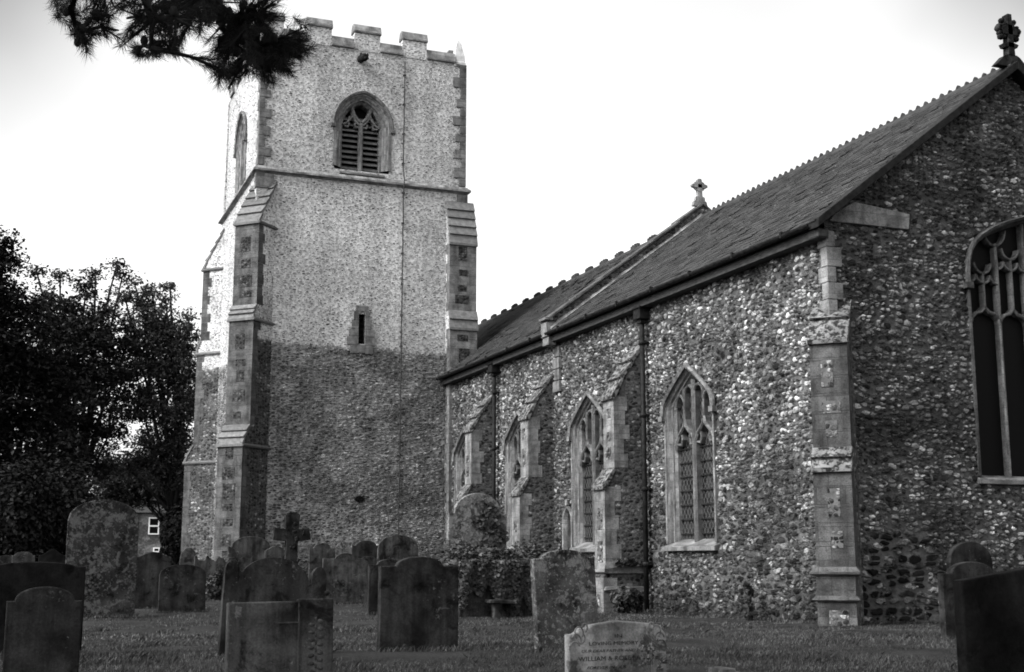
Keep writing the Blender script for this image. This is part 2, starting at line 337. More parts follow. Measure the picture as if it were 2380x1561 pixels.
def wallgrid(name, fr, us, v0, v1, step, mat, parent, keep=None, holes=()):
    """dense grid on a wall, pierced by its openings, for the displaced flint work"""
    us = np.asarray(us); vs = np.arange(v0, v1+step*.5, step); nu, nv = len(us), len(vs)
    UU, VV = np.meshgrid(us, vs); P = np.array(fr.o)[None, None] + UU[..., None]*np.array(fr.u) + VV[..., None]*np.array((0, 0, 1.))
    idx = np.arange(nu*nv).reshape(nv, nu); F = np.stack([idx[:-1, :-1], idx[:-1, 1:], idx[1:, 1:], idx[1:, :-1]], -1).reshape(-1, 4)
    cu = ((UU[:-1, :-1]+UU[:-1, 1:])/2).ravel(); cv = ((VV[:-1, :-1]+VV[1:, :-1])/2).ravel(); k = np.ones(len(F), bool)
    if keep is not None: k &= inpoly(cu, cv, keep)
    for h in holes: k &= ~inpoly(cu, cv, h)
    F = F[k]; used = np.unique(F); rm = np.full(nu*nv, -1); rm[used] = np.arange(len(used))
    return npmesh(name, P.reshape(-1, 3)[used], 4, mat, parent, faces=rm[F], uv=np.stack([UU.ravel(), VV.ravel()], -1)[used], smooth=True)
def arch(a, v0, vs, h, kind='pointed', n=14):
    """left foot, up the jamb, over the arch and down again"""
    L = []
    if kind == 'pointed':
        R = (a*a+h*h)/(2*a); c = -a+R; e = math.acos(max(-1, min(1, -c/R)))
        for i in range(n+1):
            t = PI+(e-PI)*i/n; L.append((c+R*math.cos(t), vs+R*math.sin(t)))
    else:                                        # depressed arch: tight curve at the springing, then nearly straight to the point
        if kind == 'tudor': L += [(-a*x, vs+h*y) for x, y in ((1, 0), (1, .14), (.985, .29), (.945, .43), (.87, .555), (.76, .66), (.6, .765), (.4, .86), (.2, .935), (0, 1))]
        else: L += [(-a*x, vs+h*y) for x, y in ((1, 0), (.995, .10), (.972, .20), (.915, .29))]
        for i in range(1, 7 if kind != 'tudor' else 1): t = i/6; L.append((-a*.915*(1-t), vs+h*(.29+.71*t)-h*.03*math.sin(PI*t)*-1))
    L[-1] = (0, L[-1][1]); Rr = [(-x, y) for x, y in reversed(L[:-1])]
    return [(-a, v0)] + L + Rr + [(a, v0)]
def bar(mb, fr, pts, wd, wf, wb, ch=.5):
    """moulded stone bar along a polyline in the wall plane"""
    P = [V((a, b)) for a, b in pts]; rings = []; n = len(P)
    for i in range(n):
        d = (P[min(i+1, n-1)]-P[max(i-1, 0)]).normalized(); nn = V((-d.y, d.x)); h = wd/2
        if 0 < i < n-1:
            d1 = (P[i]-P[i-1]).normalized(); k = max(.5, abs(d1.dot(d))); h = h/k
        sec = [(-h, wb), (-h, wf-wd*ch*.8), (-h*.36, wf), (h*.36, wf), (h, wf-wd*ch*.8), (h, wb)]
        rings.append([fr.p(P[i].x+nn.x*o, P[i].y+nn.y*o, w) for o, w in sec])
    mb.loft(rings, True, True)
def arcpts(x0, y0, x1, y1, bulge, n=6):
    """curve from a to b bowed sideways"""
    d = V((x1-x0, y1-y0)); nn = V((-d.y, d.x)); return [(x0+d.x*t+nn.x*bulge*4*t*(1-t), y0+d.y*t+nn.y*bulge*4*t*(1-t)) for t in [i/n for i in range(n+1)]]
# ------------------------------------------------------------------ the church, surveyed from the photograph (metres)
YE = 20.0                                        # east gable plane
XS = onY(1922, 600, YE).x                        # south wall plane
XE = XS-.35                                      # eaves
ZE = 7.27; XR = onY(2353, 150, 19.85).x; ZR = 11.08
YT = onX(1040, 900, XS).y                        # tower face
XT = onY(597, 390, YT).x; XT2 = onY(1085, 447, YT).x; YB = YT+7.55
YM = 32.85                                       # gable between the two roofs
XN = 2*XR-XS; GB = -.45
FS = Fr((XS, 0, 0), (0, -1, 0)); FE = Fr((0, YE, 0), (1, 0, 0)); FT = Fr((0, YT, 0), (1, 0, 0)); FTS = Fr((XT, 0, 0), (0, -1, 0))
church = thing('church', (XR, 30, -.18), 'flint church with battlemented tower, slate roofs and traceried windows beyond the gravestones', 'church')
def roofz(x): return ZE+(x-XE)*(ZR-ZE)/(XR-XE)

# ---- windows
def frame_rings(fr, uc, a, v0, vs, h, kind, prof):
    rings = []
    for i, w in prof: rings.append([fr.p(uc+x, v, w) for x, v in arch(a-i, v0, vs, h-i*.9, kind)])
    return rings
def hood(mb, fr, uc, a, vs, h, kind, out=.10, drop=.0):
    pr = [(.0, .02), (-out, .02), (-out, .07), (-out*.55, .12), (.02, .085), (.02, .03)]; R = []
    for i, w in pr:
        P = arch(a-i, vs-drop, vs, h-i*.95, kind)
        R.append([fr.p(uc+x, v, w) for x, v in P])
    n = len(R[0]); mb.loft([[r[k] for r in R] for k in range(n)], True, True)
    for s in (-1, 1): mb.box(fr.p(uc+s*(a+out*.6), vs-drop-.05, .06), (.085, .06, .06), (fr.u, fr.n, fr.z))
def glasspoly(mb, fr, uc, P, w):
    mb.face([fr.p(uc+x, v, w) for x, v in P])
SPRO = [(-.03, -.10), (-.03, .03), (.035, .03), (.045, .0), (.09, -.03), (.12, -.09), (.16, -.10), (.17, -.13), (.215, -.19), (.225, -.25), (.225, -.45)]
def south_window(yc, a=1.10, v0=1.36, vs=4.32, h=.98):
    uc = -yc; fr = FS
    mb = MB(); mb.loft(frame_rings(fr, uc, a, v0, vs, h, 'dep', SPRO))
    w = mb.build('window', 'ashlar', church)
    mb = MB(); hood(mb, fr, uc, a, vs, h, 'dep', .10, .05); mb.build('hood_mould', 'ashlar', w)
    mb = MB(); W = -.10; B = -.30; q = lambda pts, wd=.10, f=W: bar(mb, fr, [(uc+x, v) for x, v in pts], wd, f, B)
    q([(0, v0-.02), (0, vs+.70)], .135, W+.02)
    for s in (-1, 1):
        c = .435*s
        og = [(0, 3.48), (.05*s, 3.66), (.14*s, 3.80), (.28*s, 3.90), (.39*s, 4.0), (c, 4.14)]
        q(og, .095); q([(2*c-x, v) for x, v in og], .095)
        q([(c, 4.08), (c, vs+.56)], .075)
        for x0, x1, vv in ((0, c, 4.80), (c, 2*c-.04*s, 4.62)):
            m = (x0+x1)/2; q(arcpts(x0, vv-.16, m, vv+.10, .2*s), .075); q(arcpts(m, vv+.10, x1, vv-.16, .2*s), .075)
        for e in (-1, 1):
            q([(c+e*.36, 3.60), (c+e*.22, 3.58), (c+e*.17, 3.70), (c+e*.2, 3.83)], .06, W-.04)
    mb.build('tracery', 'ashlar_grey', w)
    mb = MB(); glasspoly(mb, fr, uc, arch(a-.20, v0-.02, vs, h-.18, 'dep'), -.26); g = mb.build('leaded_light', 'leaded_glass', w)
    mb = MB()
    for k in range(7):
        v = v0+.32*(k+.5)+.05
        mb.box(fr.p(uc, v, -.235), (.88, .012, .012), (fr.u, fr.n, fr.z))
    for s in (-1, 1):
        for k in range(2): pass
    mb.build('saddle_bar', 'iron', w)
    mb = MB()
    A = [fr.p(uc-a-.05, v, ww) for ww, v in ((.10, v0-.17), (.10, v0-.06), (-.27, v0+.10), (-.27, v0-.17))]; Bq = [p+fr.u*(2*a+.1) for p in A]
    mb.prism(A, Bq); mb.build('sill', 'ashlar', w, .012)
    return [(uc+x, v) for x, v in arch(a-.03, v0-.1, vs, h-.03, 'dep')]
YW = [25.45, 30.78, 35.75, 40.55]
holes = [south_window(y) for y in YW]
# little niche low in the south wall
def niche():
    fr = FS; P0 = onX(1322, 1278, XS); uc = -P0.y; v0 = P0.z; vs = onX(1322, 1212, XS).z; h = .38; a = .27
    mb = MB(); mb.loft(frame_rings(fr, uc, a, v0, vs, h, 'pointed', [(-.06, 0), (-.06, .05), (.02, .05), (.05, 0), (.08, -.05), (.08, -.26)]))
    mb.mi = 1; glasspoly(mb, fr, uc, arch(a-.07, v0-.05, vs, h-.06), -.25); mb.mi = 0
    n = mb.build('niche', ['ashlar', 'ashlar_dark'], church)
    mb = MB(); mb.box(fr.p(uc, v0-.06, .02), (a+.07, .08, .06), (fr.u, fr.n, fr.z)); mb.build('sill', 'ashlar', n, .01); mb = MB(); mb.box(fr.p(uc, vs+h+.13, .03), (.07, .05, .09), (fr.u, fr.n, fr.z)); mb.build('finial', 'ashlar', n, .02)
    return [(uc+x, v) for x, v in arch(a+.02, v0, vs, h+.02)]
nh = niche()
# south wall and east gable
us = np.unique(np.round(np.concatenate([-np.arange(28.5, YT+.6, .034), -np.arange(YE, 28.5, .022)]), 4))
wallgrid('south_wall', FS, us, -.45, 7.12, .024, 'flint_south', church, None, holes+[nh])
# east window
ucE = onY(2409, 900, YE).x; aE = ucE-onY(2264, 900, YE).x; sE = onY(2300, 1106, YE).z; spE = onY(2270, 655, YE).z; hE = aE*.92
mb = MB(); mb.loft(frame_rings(FE, ucE, aE, sE, spE, hE, 'tudor', [(-.03, -.1), (-.03, .03), (.03, .03), (.05, .0), (.09, -.05), (.10, -.09), (.12, -.15), (.12, -.3)]))
ew = mb.build('east_window', 'ashlar_dark', church)
mb = MB(); hood(mb, FE, ucE, aE, spE, hE, 'tudor', .06, .05); mb.build('hood_mould', 'ashlar_dark', ew)
mb = MB(); glasspoly(mb, FE, ucE, arch(aE-.11, sE-.02, spE, hE-.1, 'tudor'), -.22); mb.build('window_pane', 'dark_glass', ew)
mb = MB(); iE = aE-.12; lw = 2*iE/4; hd = onY(2310, 735, YE).z; q = lambda pts, wd=.075, f=-.07: bar(mb, FE, [(ucE+x, v) for x, v in pts], wd, f, -.25)
for k in (-1, 0, 1): q([(k*lw, sE-.02), (k*lw, spE+(.60 if k else .93)*hE)], .075)
for k in (-1, 1):
    for s in (-1, 1): q(arcpts(k*lw, spE+.56*hE, k*lw+s*lw*.36, spE+(.80 if s*k < 0 else .70)*hE, -.16*s), .05)
for k in (-1.5, -.5, .5, 1.5):
    c = k*lw; q([(c, hd+.16), (c, spE+(.16 if abs(k) > 1 else .40)*hE)], .05)
    for s in (-1, 1):
        q([(c+s*lw/2, hd-.12), (c+s*lw*.46, hd-.02), (c+s*lw*.33, hd+.06), (c+s*lw*.14, hd+.10), (c, hd+.20)], .07)
        m = c+s*lw/4; t0_ = spE+(.16 if abs(k) > 1 else .40)*hE; q(arcpts(c, t0_-.02, c+s*lw*.30, t0_+.20, -.18*s), .045); t = spE+(.08 if abs(k) > 1 else .30)*hE
        q(arcpts(c, t-.10, m, t+.07, -.2*s), .05); q(arcpts(m, t+.07, c+s*lw/2, t-.10, -.2*s), .05)
mb.build('tracery', 'ashlar_grey', ew)
mb = MB(); mb.prism([FE.p(ucE-aE-.05, v, w) for w, v in ((.07, sE-.16), (.07, sE-.06), (-.4, sE+.08), (-.4, sE-.16))], [FE.p(ucE+aE+.05, v, w) for w, v in ((.07, sE-.16), (.07, sE-.06), (-.4, sE+.08), (-.4, sE-.16))])
mb.build('sill', 'ashlar', ew, .012)
hE_ = [(ucE+x, v) for x, v in arch(aE-.03, sE-.1, spE, hE-.03, 'tudor')]
gab = [(XS, -.45), (XN, -.45), (XN, 7.1), (XR, ZR+.02), (XS, roofz(XS)-.06)]
wallgrid('east_wall', FE, np.arange(XS, XR+3.0, .023), -.45, ZR+.1, .024, 'flint_east', church, gab, [hE_])
mb = MB(); mb.prism([V((XR+2.95, YE+.01, -.45)), V((XN, YE+.01, -.45)), V((XN, YE+.01, 7.1)), V((XR+2.95, YE+.01, roofz(XR-2.95)))], [V((XR+2.95, YE+.6, -.45)), V((XN, YE+.6, -.45)), V((XN, YE+.6, 7.1)), V((XR+2.95, YE+.6, roofz(XR-2.95)))])
mb.box((XN-.3, 38.3, 3.3), (.3, 17.6, 3.8)); mb.box(((XT2+XN)/2, 56.1, 3.3), ((XN-XT2)/2, .3, 3.8)); mb.box((XS+.5, 53.2, 3.3), (.3, 3.1, 3.8))
mb.build('north_wall', 'flint_flank', church)

# ---- roofs
def slates(y0, y1, name, jit):
    S = V((XR-XE, 0, ZR-ZE)); L = S.length; S /= L; N = V((-S.z, 0, S.x)); e = .215; Vv, F, U = [], [], []
    nc = int(L/e)+1
    for i in range(nc):
        d0 = i*e-.03; d1 = min(d0+.33, L); y = y0-random.uniform(0, .3)
        while y < y1:
            wd = random.uniform(.25, .36); a, b = max(y, y0)+.003, min(y+wd, y1)-.003; y += wd
            if b-a < .04: continue
            xm = XE+S.x*(d0+.1)
            if b > YT-.02 and a < YB and xm < XT2+.02: continue
            up = random.uniform(.034, .042)+(random.random() < .05)*jit; dd = d0-random.uniform(0, .008)-(random.random() < .03)*.03; k = len(Vv)
            o = V((XE, 0, ZE))
            for yy, d, h in ((a, d1, .004), (b, d1, .004), (a, dd, up+random.uniform(0, .006)), (b, dd, up), (a, dd, up-.026), (b, dd, up-.026)):
                p = o+S*d+N*h; Vv.append((p.x, yy, p.z)); U.append((yy, d))
            F += [(k, k+1, k+3, k+2), (k+2, k+3, k+5, k+4)]
    r = npmesh(name, Vv, 4, 'slate', church, faces=np.array(F), uv=np.array(U))
    mb = MB()
    if y1 > YT:
        mb.prism([V((XE+.02, y0, ZE-.05)), V((XR, y0, ZR-.02)), V((2*XR-XE, y0, ZE-.05))], [V((XE+.02, YT, ZE-.05)), V((XR, YT, ZR-.02)), V((2*XR-XE, YT, ZE-.05))])
        mb.prism([V((XT2-.1, YT, roofz(XT2-.1)-.05)), V((XR, YT, ZR-.02)), V((2*XR-XE, YT, ZE-.05))], [V((XT2-.1, y1, roofz(XT2-.1)-.05)), V((XR, y1, ZR-.02)), V((2*XR-XE, y1, ZE-.05))])
    else: y0 += .75; mb.prism([V((XE+.02, y0, ZE-.05)), V((XR, y0, ZR-.02)), V((2*XR-XE, y0, ZE-.05))], [V((XE+.02, y1, ZE-.05)), V((XR, y1, ZR-.02)), V((2*XR-XE, y1, ZE-.05))])
    mb.build('roof_boarding', 'dark_timber', r)
    return r
rn = slates(19.78, YM-.2, 'roof', .02); rf = slates(YM+.2, 56.2, 'roof', .03)
def ridge(y0, y1, parent, kind):
    mb = MB(); P = [(-.27, -.20), (-.27, -.155), (-.02, .06), (.02, .06), (.27, -.155), (.27, -.20)]
    y = y0
    while y < y1:
        ye = min(y+.46, y1); dz = random.uniform(-.006, .006)
        mb.prism([V((XR+a, y+.004, ZR+b+dz)) for a, b in P], [V((XR+a, ye-.004, ZR+b+dz)) for a, b in P]); y += .46
    y = y0+.1
    if kind == 'scallop':
        while y < y1-.2:
            T = [(0, .05), (.02, .075), (.05, .12), (.085, .14), (.12, .12), (.15, .075), (.17, .05)]; dz = random.uniform(-.01, .008)
            mb.prism([V((XR-.022, y+a, ZR+b+dz)) for a, b in T], [V((XR+.022, y+a, ZR+b+dz)) for a, b in T]); y += .27
    else:
        while y < y1-.7:
            T = [(0, .05), (.0, .15), (.1, .15), (.1, .18), (.16, .18), (.16, .15), (.25, .15), (.25, .19), (.33, .19), (.33, .15), (.42, .15), (.42, .18), (.48, .18), (.48, .15), (.6, .15), (.6, .05)]
            mb.prism([V((XR-.03, y+a, ZR+b)) for a, b in T], [V((XR+.03, y+a, ZR+b)) for a, b in T]); y += 1.21
    mb.build('ridge_tiles', 'ridge_clay', parent)
ridge(19.95, YM-.25, rn, 'scallop'); ridge(YM+.25, 56.2, rf, 'crenel')
# eaves gutters and boards, one run for each roof
for y0, y1, par in ((19.95, YM-.1, rn), (YM+.12, YT-.02, rf)):
    mb = MB(); R = []
    for k in range(9): t = PI*k/8; R.append((XE-.03-.075*math.cos(t), ZE-.035-.075*math.sin(t)))
    R2 = [(x*.9+(XE-.03)*.1, z+.008) for x, z in reversed(R)]
    ring = R+R2; mb.prism([V((x, y0, z)) for x, z in ring], [V((x, y1, z)) for x, z in ring])
    y = y0+.9
    while y < y1: mb.box((XE-.03, y, ZE-.045), (.084, .03, .06)); y += 1.83
    mb.build('gutter', 'iron', par)
    mb = MB(); mb.box(((XE+.06+XS)/2+.03, (y0+y1)/2, 7.085), ((XS-XE-.0)/2-.04, (y1-y0)/2, .085)); mb.build('eaves_board', 'dark_timber', par)
# verge of the east gable
mb = MB()
for s in (1, -1):
    X = lambda x: XR+s*(x-XR)
    for (x0, x1) in ((XE-.02, XR),):
        mb.prism([V((X(x0), 19.70, roofz(x0)-.13)), V((X(x1), 19.70, roofz(x1)-.13)), V((X(x1), 19.70, roofz(x1)+.05)), V((X(x0), 19.70, roofz(x0)+.05))],
                 [V((X(x0), 20.03, roofz(x0)-.13)), V((X(x1), 20.03, roofz(x1)-.13)), V((X(x1), 20.03, roofz(x1)+.05)), V((X(x0), 20.03, roofz(x0)+.05))])
mb.build('verge', 'iron', church, .01)
mb = MB(); mb.box((XS-.14, 20.06, 7.08), (.12, .16, .09)); mb.build('kneeler_stone', 'ashlar_dark', church, .03)
# gable parapet between the roofs, with coping slabs and a pale mortar fillet
mb = MB(); cp = MB(); fl = MB()
for s in (1, -1):
    X = lambda x: XR+s*(x-XR)
    x0 = XE+.02; r0, r1 = -.3, .36
    mb.prism([V((X(x0), YM-.19, roofz(x0)+r0)), V((XR, YM-.19, roofz(XR)+r0)), V((XR, YM-.19, roofz(XR)+r1)), V((X(x0), YM-.19, roofz(x0)+r1))],
             [V((X(x0), YM+.19, roofz(x0)+r0)), V((XR, YM+.19, roofz(XR)+r0)), V((XR, YM+.19, roofz(XR)+r1)), V((X(x0), YM+.19, roofz(x0)+r1))])
    n = 6
    for k in range(n):
        a = x0-.06+(XR-x0+.06)*k/n; b = x0-.06+(XR-x0+.06)*(k+1)/n-.012; t = .40+random.uniform(-.015, .015)
        cp.prism([V((X(a), YM-.26, roofz(a)+t-.05)), V((X(b), YM-.26, roofz(b)+t-.05)), V((X(b), YM-.26, roofz(b)+t+.02)), V((X(a), YM-.26, roofz(a)+t+.05))],
                 [V((X(a), YM+.26, roofz(a)+t-.05)), V((X(b), YM+.26, roofz(b)+t-.05)), V((X(b), YM+.26, roofz(b)+t+.02)), V((X(a), YM+.26, roofz(a)+t+.05))])
    A = []; Bq = []
    for k in range(21):
        x = XE+.05+(XR-.1-XE)*k/20; j = random.uniform(-.02, .02)
        A.append([V((X(x), YM-.19, roofz(x)+.13+j)), V((X(x), YM-.27+j, roofz(x)+.05)), V((X(x), YM-.19, roofz(x)+.0))])
    fl.loft(A, True, True)
par = mb.build('gable_parapet', 'flint_flank', church); cp.build('coping', 'ashlar_dark', par, .01); fl.build('mortar_fillet', 'ashlar_pale', par)
mb = MB()
for k, (z, h) in enumerate(((7.34, .2), (7.06, .16))): mb.box((XE+.1-.05*(k == 0), YM, z), (.12, .205, h))
mb.box((XE+.0, YM, 7.64), (.12, .25, .04))
for k in range(4): mb.box((XS-.015, YM-.05+(k % 2)*.05, 6.75-.33*k), (.05, .16+.06*(k % 2), .155))
mb.build('kneeler_stone', 'ashlar', par, .012)
# ---- gable crosses
def gable_cross(name, base, fr, H, style, mat, parent):
    mb = MB(); ku = 1.32 if style == 'wheel' else 1.; p = lambda u, v, w: base+fr.u*u*H*ku+fr.z*v*H+fr.n*w*H; d = .085
    def pr(P): mb.prism([p(u, v, d) for u, v in P], [p(u, v, -d) for u, v in P])
    if style == 'wheel':
        pr([(-.26, -.1), (.26, -.1), (.22, .1), (.17, .14), (.17, .27), (.10, .32), (-.10, .32), (-.17, .27), (-.17, .14), (-.22, .1)])
        pr([(-.085, .3), (.085, .3), (.07, 1.02), (.045, 1.06), (-.045, 1.06), (-.07, 1.02)])
        c = .76; pr([(-.27, c-.045), (-.19, c-.085), (.19, c-.085), (.27, c-.045), (.27, c+.045), (.19, c+.085), (-.19, c+.085), (-.27, c+.045)])
        ring = []
        for k in range(24): t = 2*PI*k/24; ring.append((math.cos(t), math.sin(t)))
        R = [[p(x*r, c+y*r, w) for x, y in ring] for r, w in ((.21, .05), (.125, .05), (.125, -.05), (.21, -.05), (.21, .05))]
        mb.loft(R, True)
        for k in range(4): t = PI/4+k*PI/2; mb.blob(p(math.cos(t)*.185, c+math.sin(t)*.185, 0), (.055*H, .05*H, .055*H), 1, .05)
    else:
        pr([(-.42, -.16), (.42, -.16), (.20, .06), (.12, .10), (-.12, .10), (-.20, .06)])
        pr([(-.085, .08), (.085, .08), (.06, .55), (.05, 1.0), (-.05, 1.0), (-.06, .55)])
        pr([(-.15, .27), (.15, .27), (.19, .34), (.08, .37), (-.08, .37), (-.19, .34)])
        c = .64; pr([(-.17, c-.09), (.17, c-.09), (.2, c+.02), (.1, c+.12), (-.1, c+.12), (-.2, c+.02)])
        for sx in (-1, 1):
            for (a, b, r) in ((.20, .50, .07), (.26, .67, .075), (.16, .86, .06), (.23, .58, .05), (.22, .75, .05), (.13, .70, .08), (.12, .53, .07), (.10, .78, .07)):
                mb.blob(p(sx*a, b, 0), (r*H, .07*H, r*H), 2, .12)
    return mb.build(name, mat, parent, .006 if style == 'wheel' else 0)
cb = V((XR, YM, roofz(XR)+.44)); gable_cross('gable_cross', cb-V((0,0,.02)), FE, .74, 'wheel', 'ashlar_pale', church)
gable_cross('gable_cross', V((XR+.03, 19.95, ZR+.14)), FE, 1.0, 'crocket', 'cross_dark', church)

# ---- buttresses
def buttress(fr, u0, u1, vtop, win, stages, mats_, quo='ashlar', pan='flint_panel', slabs=(2,), plinth=None, slabmat='weathered_slab', panels=True, rseed=1, name='buttress', drip=False):
    """stages from the top: (projection, front foot height, front head height); win = how far the body reaches into the wall"""
    R = random.Random(rseed); mb = MB(); prof = [(-win, GB)]; pts = []
    r0, b0 = 0, vtop; up = [( -win if win > .3 else 0, vtop)]
    for (r, lo, hi) in stages: up += [(r, hi), (r, lo)]
    P = up+[(-win, GB)] if win <= .3 else up+[(-win, GB)]
    if win <= .3: P = [(-win, vtop)]+P[0:]
    A = [fr.p(u0, v, w) for w, v in P]; B = [fr.p(u1, v, w) for w, v in P]
    mb.prism(A, B)
    mb.mi = 1
    for si, (r, lo, hi) in enumerate(stages):
        v = lo; k = 0; H = hi-lo; n = max(1, round(H/.34)); ch = H/n
        for k in range(n):
            a, b = lo+k*ch+.004, lo+(k+1)*ch-.004; Lq = R.choice((.26, .30)) if (k+si) % 2 else R.choice((.36, .42))
            mb.box(fr.p((u0+u1)/2, (a+b)/2, r+.008-Lq/2), ((u1-u0)/2+.008, Lq/2, (b-a)/2), (fr.u, fr.n, fr.z))
    mb.mi = 2
    if panels:
        for si, (r, lo, hi) in enumerate(stages):
            v = lo+.16+R.uniform(0, .2); wd = u1-u0
            while v < hi-.35:
                h = R.choice((.22, .3, .38, .5)); w2 = wd*R.choice((.16, .2, .25)); c = (u0+u1)/2+R.uniform(-.04, .04)
                if v+h > hi-.05: break
                mb.box(fr.p(c, v+h/2, r+.010), (w2, .008, h/2), (fr.u, fr.n, fr.z)); v += h+R.choice((.14, .26, .34))
    body = mb.build(name, [mats_, quo, pan], church)
    # weathering slabs, one set of courses for each stage
    prev = (up[0][0], vtop)
    for si, (r, lo, hi) in enumerate(stages):
        if plinth and si == len(stages)-1: break
        mb = MB(); lowp = V((r+.07, hi)); hip = V(prev); d = hip-lowp; nn = V((d.y, -d.x)).normalized(); nn = nn if nn.x > 0 else -nn; ns = slabs[min(si, len(slabs)-1)]
        for k in range(ns):
            a = lowp+d*(k/ns)-d.normalized()*(.03 if k else .0); b = lowp+d*((k+1)/ns); t0 = .085; t1 = .02
            Q = [a-nn*.03, a+nn*t0*1.1, b+nn*t1, b-nn*.05]
            if k == 0: Q = [V((r-.02, hi-.075)), V((r+.075, hi-.075)), V((r+.08, hi+.01)), b+nn*t1, b-nn*.05]
            mb.prism([fr.p(u0-.03-.006*(k == 0), v, w) for w, v in Q], [fr.p(u1+.03+.006*(k == 0), v, w) for w, v in Q])
        if drip:
            for uu, s_ in ((u0, -1), (u1, 1)): mb.prism([fr.p(uu+s_*o, hi+z, -.75) for o, z in ((-.05, -.08), (.06, -.08), (.085, -.02), (-.05, .09))], [fr.p(uu+s_*o, hi+z, r+.07) for o, z in ((-.05, -.08), (.06, -.08), (.085, -.02), (-.05, .09))])
        prev = (r, lo); mb.build('weathering', slabmat, body, .008)
    if plinth:
        mb = MB()
        for (va, vb, vc, pr_, r) in plinth:            # moulded band: foot, head of roll, top of slope, projection
            Q = [(-.05, va), (r+pr_*.55, va), (r+pr_, va+.03), (r+pr_, vb), (r+.012, vc), (-.05, vc)]
            ext = lambda w: max(0, min(pr_, w-r))
            A = [fr.p(u0-.012-ext(w), v, w) for w, v in Q]; B = [fr.p(u1+.012+ext(w), v, w) for w, v in Q]; mb.prism(A, B)
        mb.build('plinth_moulding', quo, body, .008)
    return body
def pz(px, py, Y): return onY(px, py, Y).z
def sb(Yn, wd, pxU, pxL, yTop, xTop, yF, y2, y3, yPl, seed, slabs, pan='flint_panel_pale'):
    rU = XS-onY(pxU, 1000, Yn).x; rL = XS-onY(pxL, 1100, Yn).x
    st = [(rU, pz(pxU, y2, Yn), pz(pxU, yF, Yn)), (rL, GB, pz(pxL, y3, Yn))]; pl = None
    if yPl:
        st = [st[0], (rL, pz(pxL, yPl, Yn)-.2, st[1][2]), (rL+.06, GB, pz(pxL, yPl, Yn)-.3)]
        z = pz(pxL, yPl, Yn); pl = [(z-.2, z-.1, z+.05, .07, rL), (z-.62, z-.58, z-.5, .06, rL+.0)]
    b = buttress(FS, -(Yn+wd), -Yn, pz(xTop, yTop, Yn), .1, st, 'flint_flank', 'ashlar_nave', pan, slabs, pl, rseed=seed)
    return b
sb(27.65, .56, 1427, 1405, 800, 1492, 920, 1086, 1130, 1312, 3, (3, 1))
sb(33.18, .56, 1228, 1208, 867, 1284, 968, 1108, 1146, None, 5, (3, 1))
sb(37.96, .56, 1096, 1078, 916, 1145, 998, 1124, 1155, None, 8, (3, 1))
# diagonal buttress on the south-east corner
FD = Fr((XS, YE, 0), (1/math.sqrt(2), -1/math.sqrt(2), 0))
def pd(px, py, r):
    d = ray(px, py); o = FD.o+FD.n*r; return EYE+d*((o-EYE).dot(FD.n)/d.dot(FD.n))
hw = .335; r1, r2, r3 = .30, .42, .50
zz = lambda y, r: pd(1920, y, r).z
buttress(FD, -hw, hw, zz(705, .0)+.12, .42, [(r1, zz(1040, r1), zz(790, r1)), (r2, zz(1316, r2), zz(1088, r2)), (r3, GB, zz(1330, r3))], 'flint_flank', 'ashlar_mossy', 'flint_panel_pale', (2, 2, 1),
         [(zz(1335, r2)-.02, zz(1335, r2)+.05, zz(1316, r2), .10, r3-.02), (zz(1398, r3), zz(1398, r3)+.04, zz(1384, r3), .08, r3)], rseed=12)
# quoins at the corner above it, and the long pale lintel-like block
mb = MB(); v = zz(700, 0)-.30; k = 0
while v < 6.95:
    h = random.uniform(.30, .44); a, b = (.20, .34) if k % 2 else (.30, .20)
    mb.box((XS+b/2-.02, YE+a/2-.025, v+h/2), (b/2, a/2, h/2-.004)); v += h; k += 1
mb.build('quoin', 'ashlar_pale', church, .008)
mb = MB(); P = [(1930, 513), (2113, 533), (2115, 497), (1985, 468), (1938, 498)]; A = [onY(a, b, YE-.03) for a, b in P]; mb.prism(A, [p+V((0, .2, 0)) for p in A])
mb.build('pale_block', 'ashlar_pale', church, .01)
# ---- downpipes
def downpipe(px, zt):
    y = onX(px, 1000, XS-.12).y; x = XS-.13; mb = MB(); z0 = gz(x, y)-.05
    mb.tube([(x, y, zt), (x, y, z0)], .062, 10)
    for z in np.arange(.9, zt, 1.75): mb.tube([(x, y, z-.05), (x, y, z+.05)], .085, 10); mb.box((x+.07, y, z), (.07, .1, .02))
    d = mb.build('downpipe', 'iron', church)
    mb = MB()
    for a, b, c, w in ((zt-.05, zt+.05, .10, .10), (zt+.05, zt+.30, .17, .17), (zt+.30, zt+.36, .20, .20)): mb.box((x, y, (a+b)/2), (c*.9, w, (b-a)/2))
    mb.build('hopper_head', 'iron', d, .015)
downpipe(1497, 6.66); downpipe(1149, 6.72)

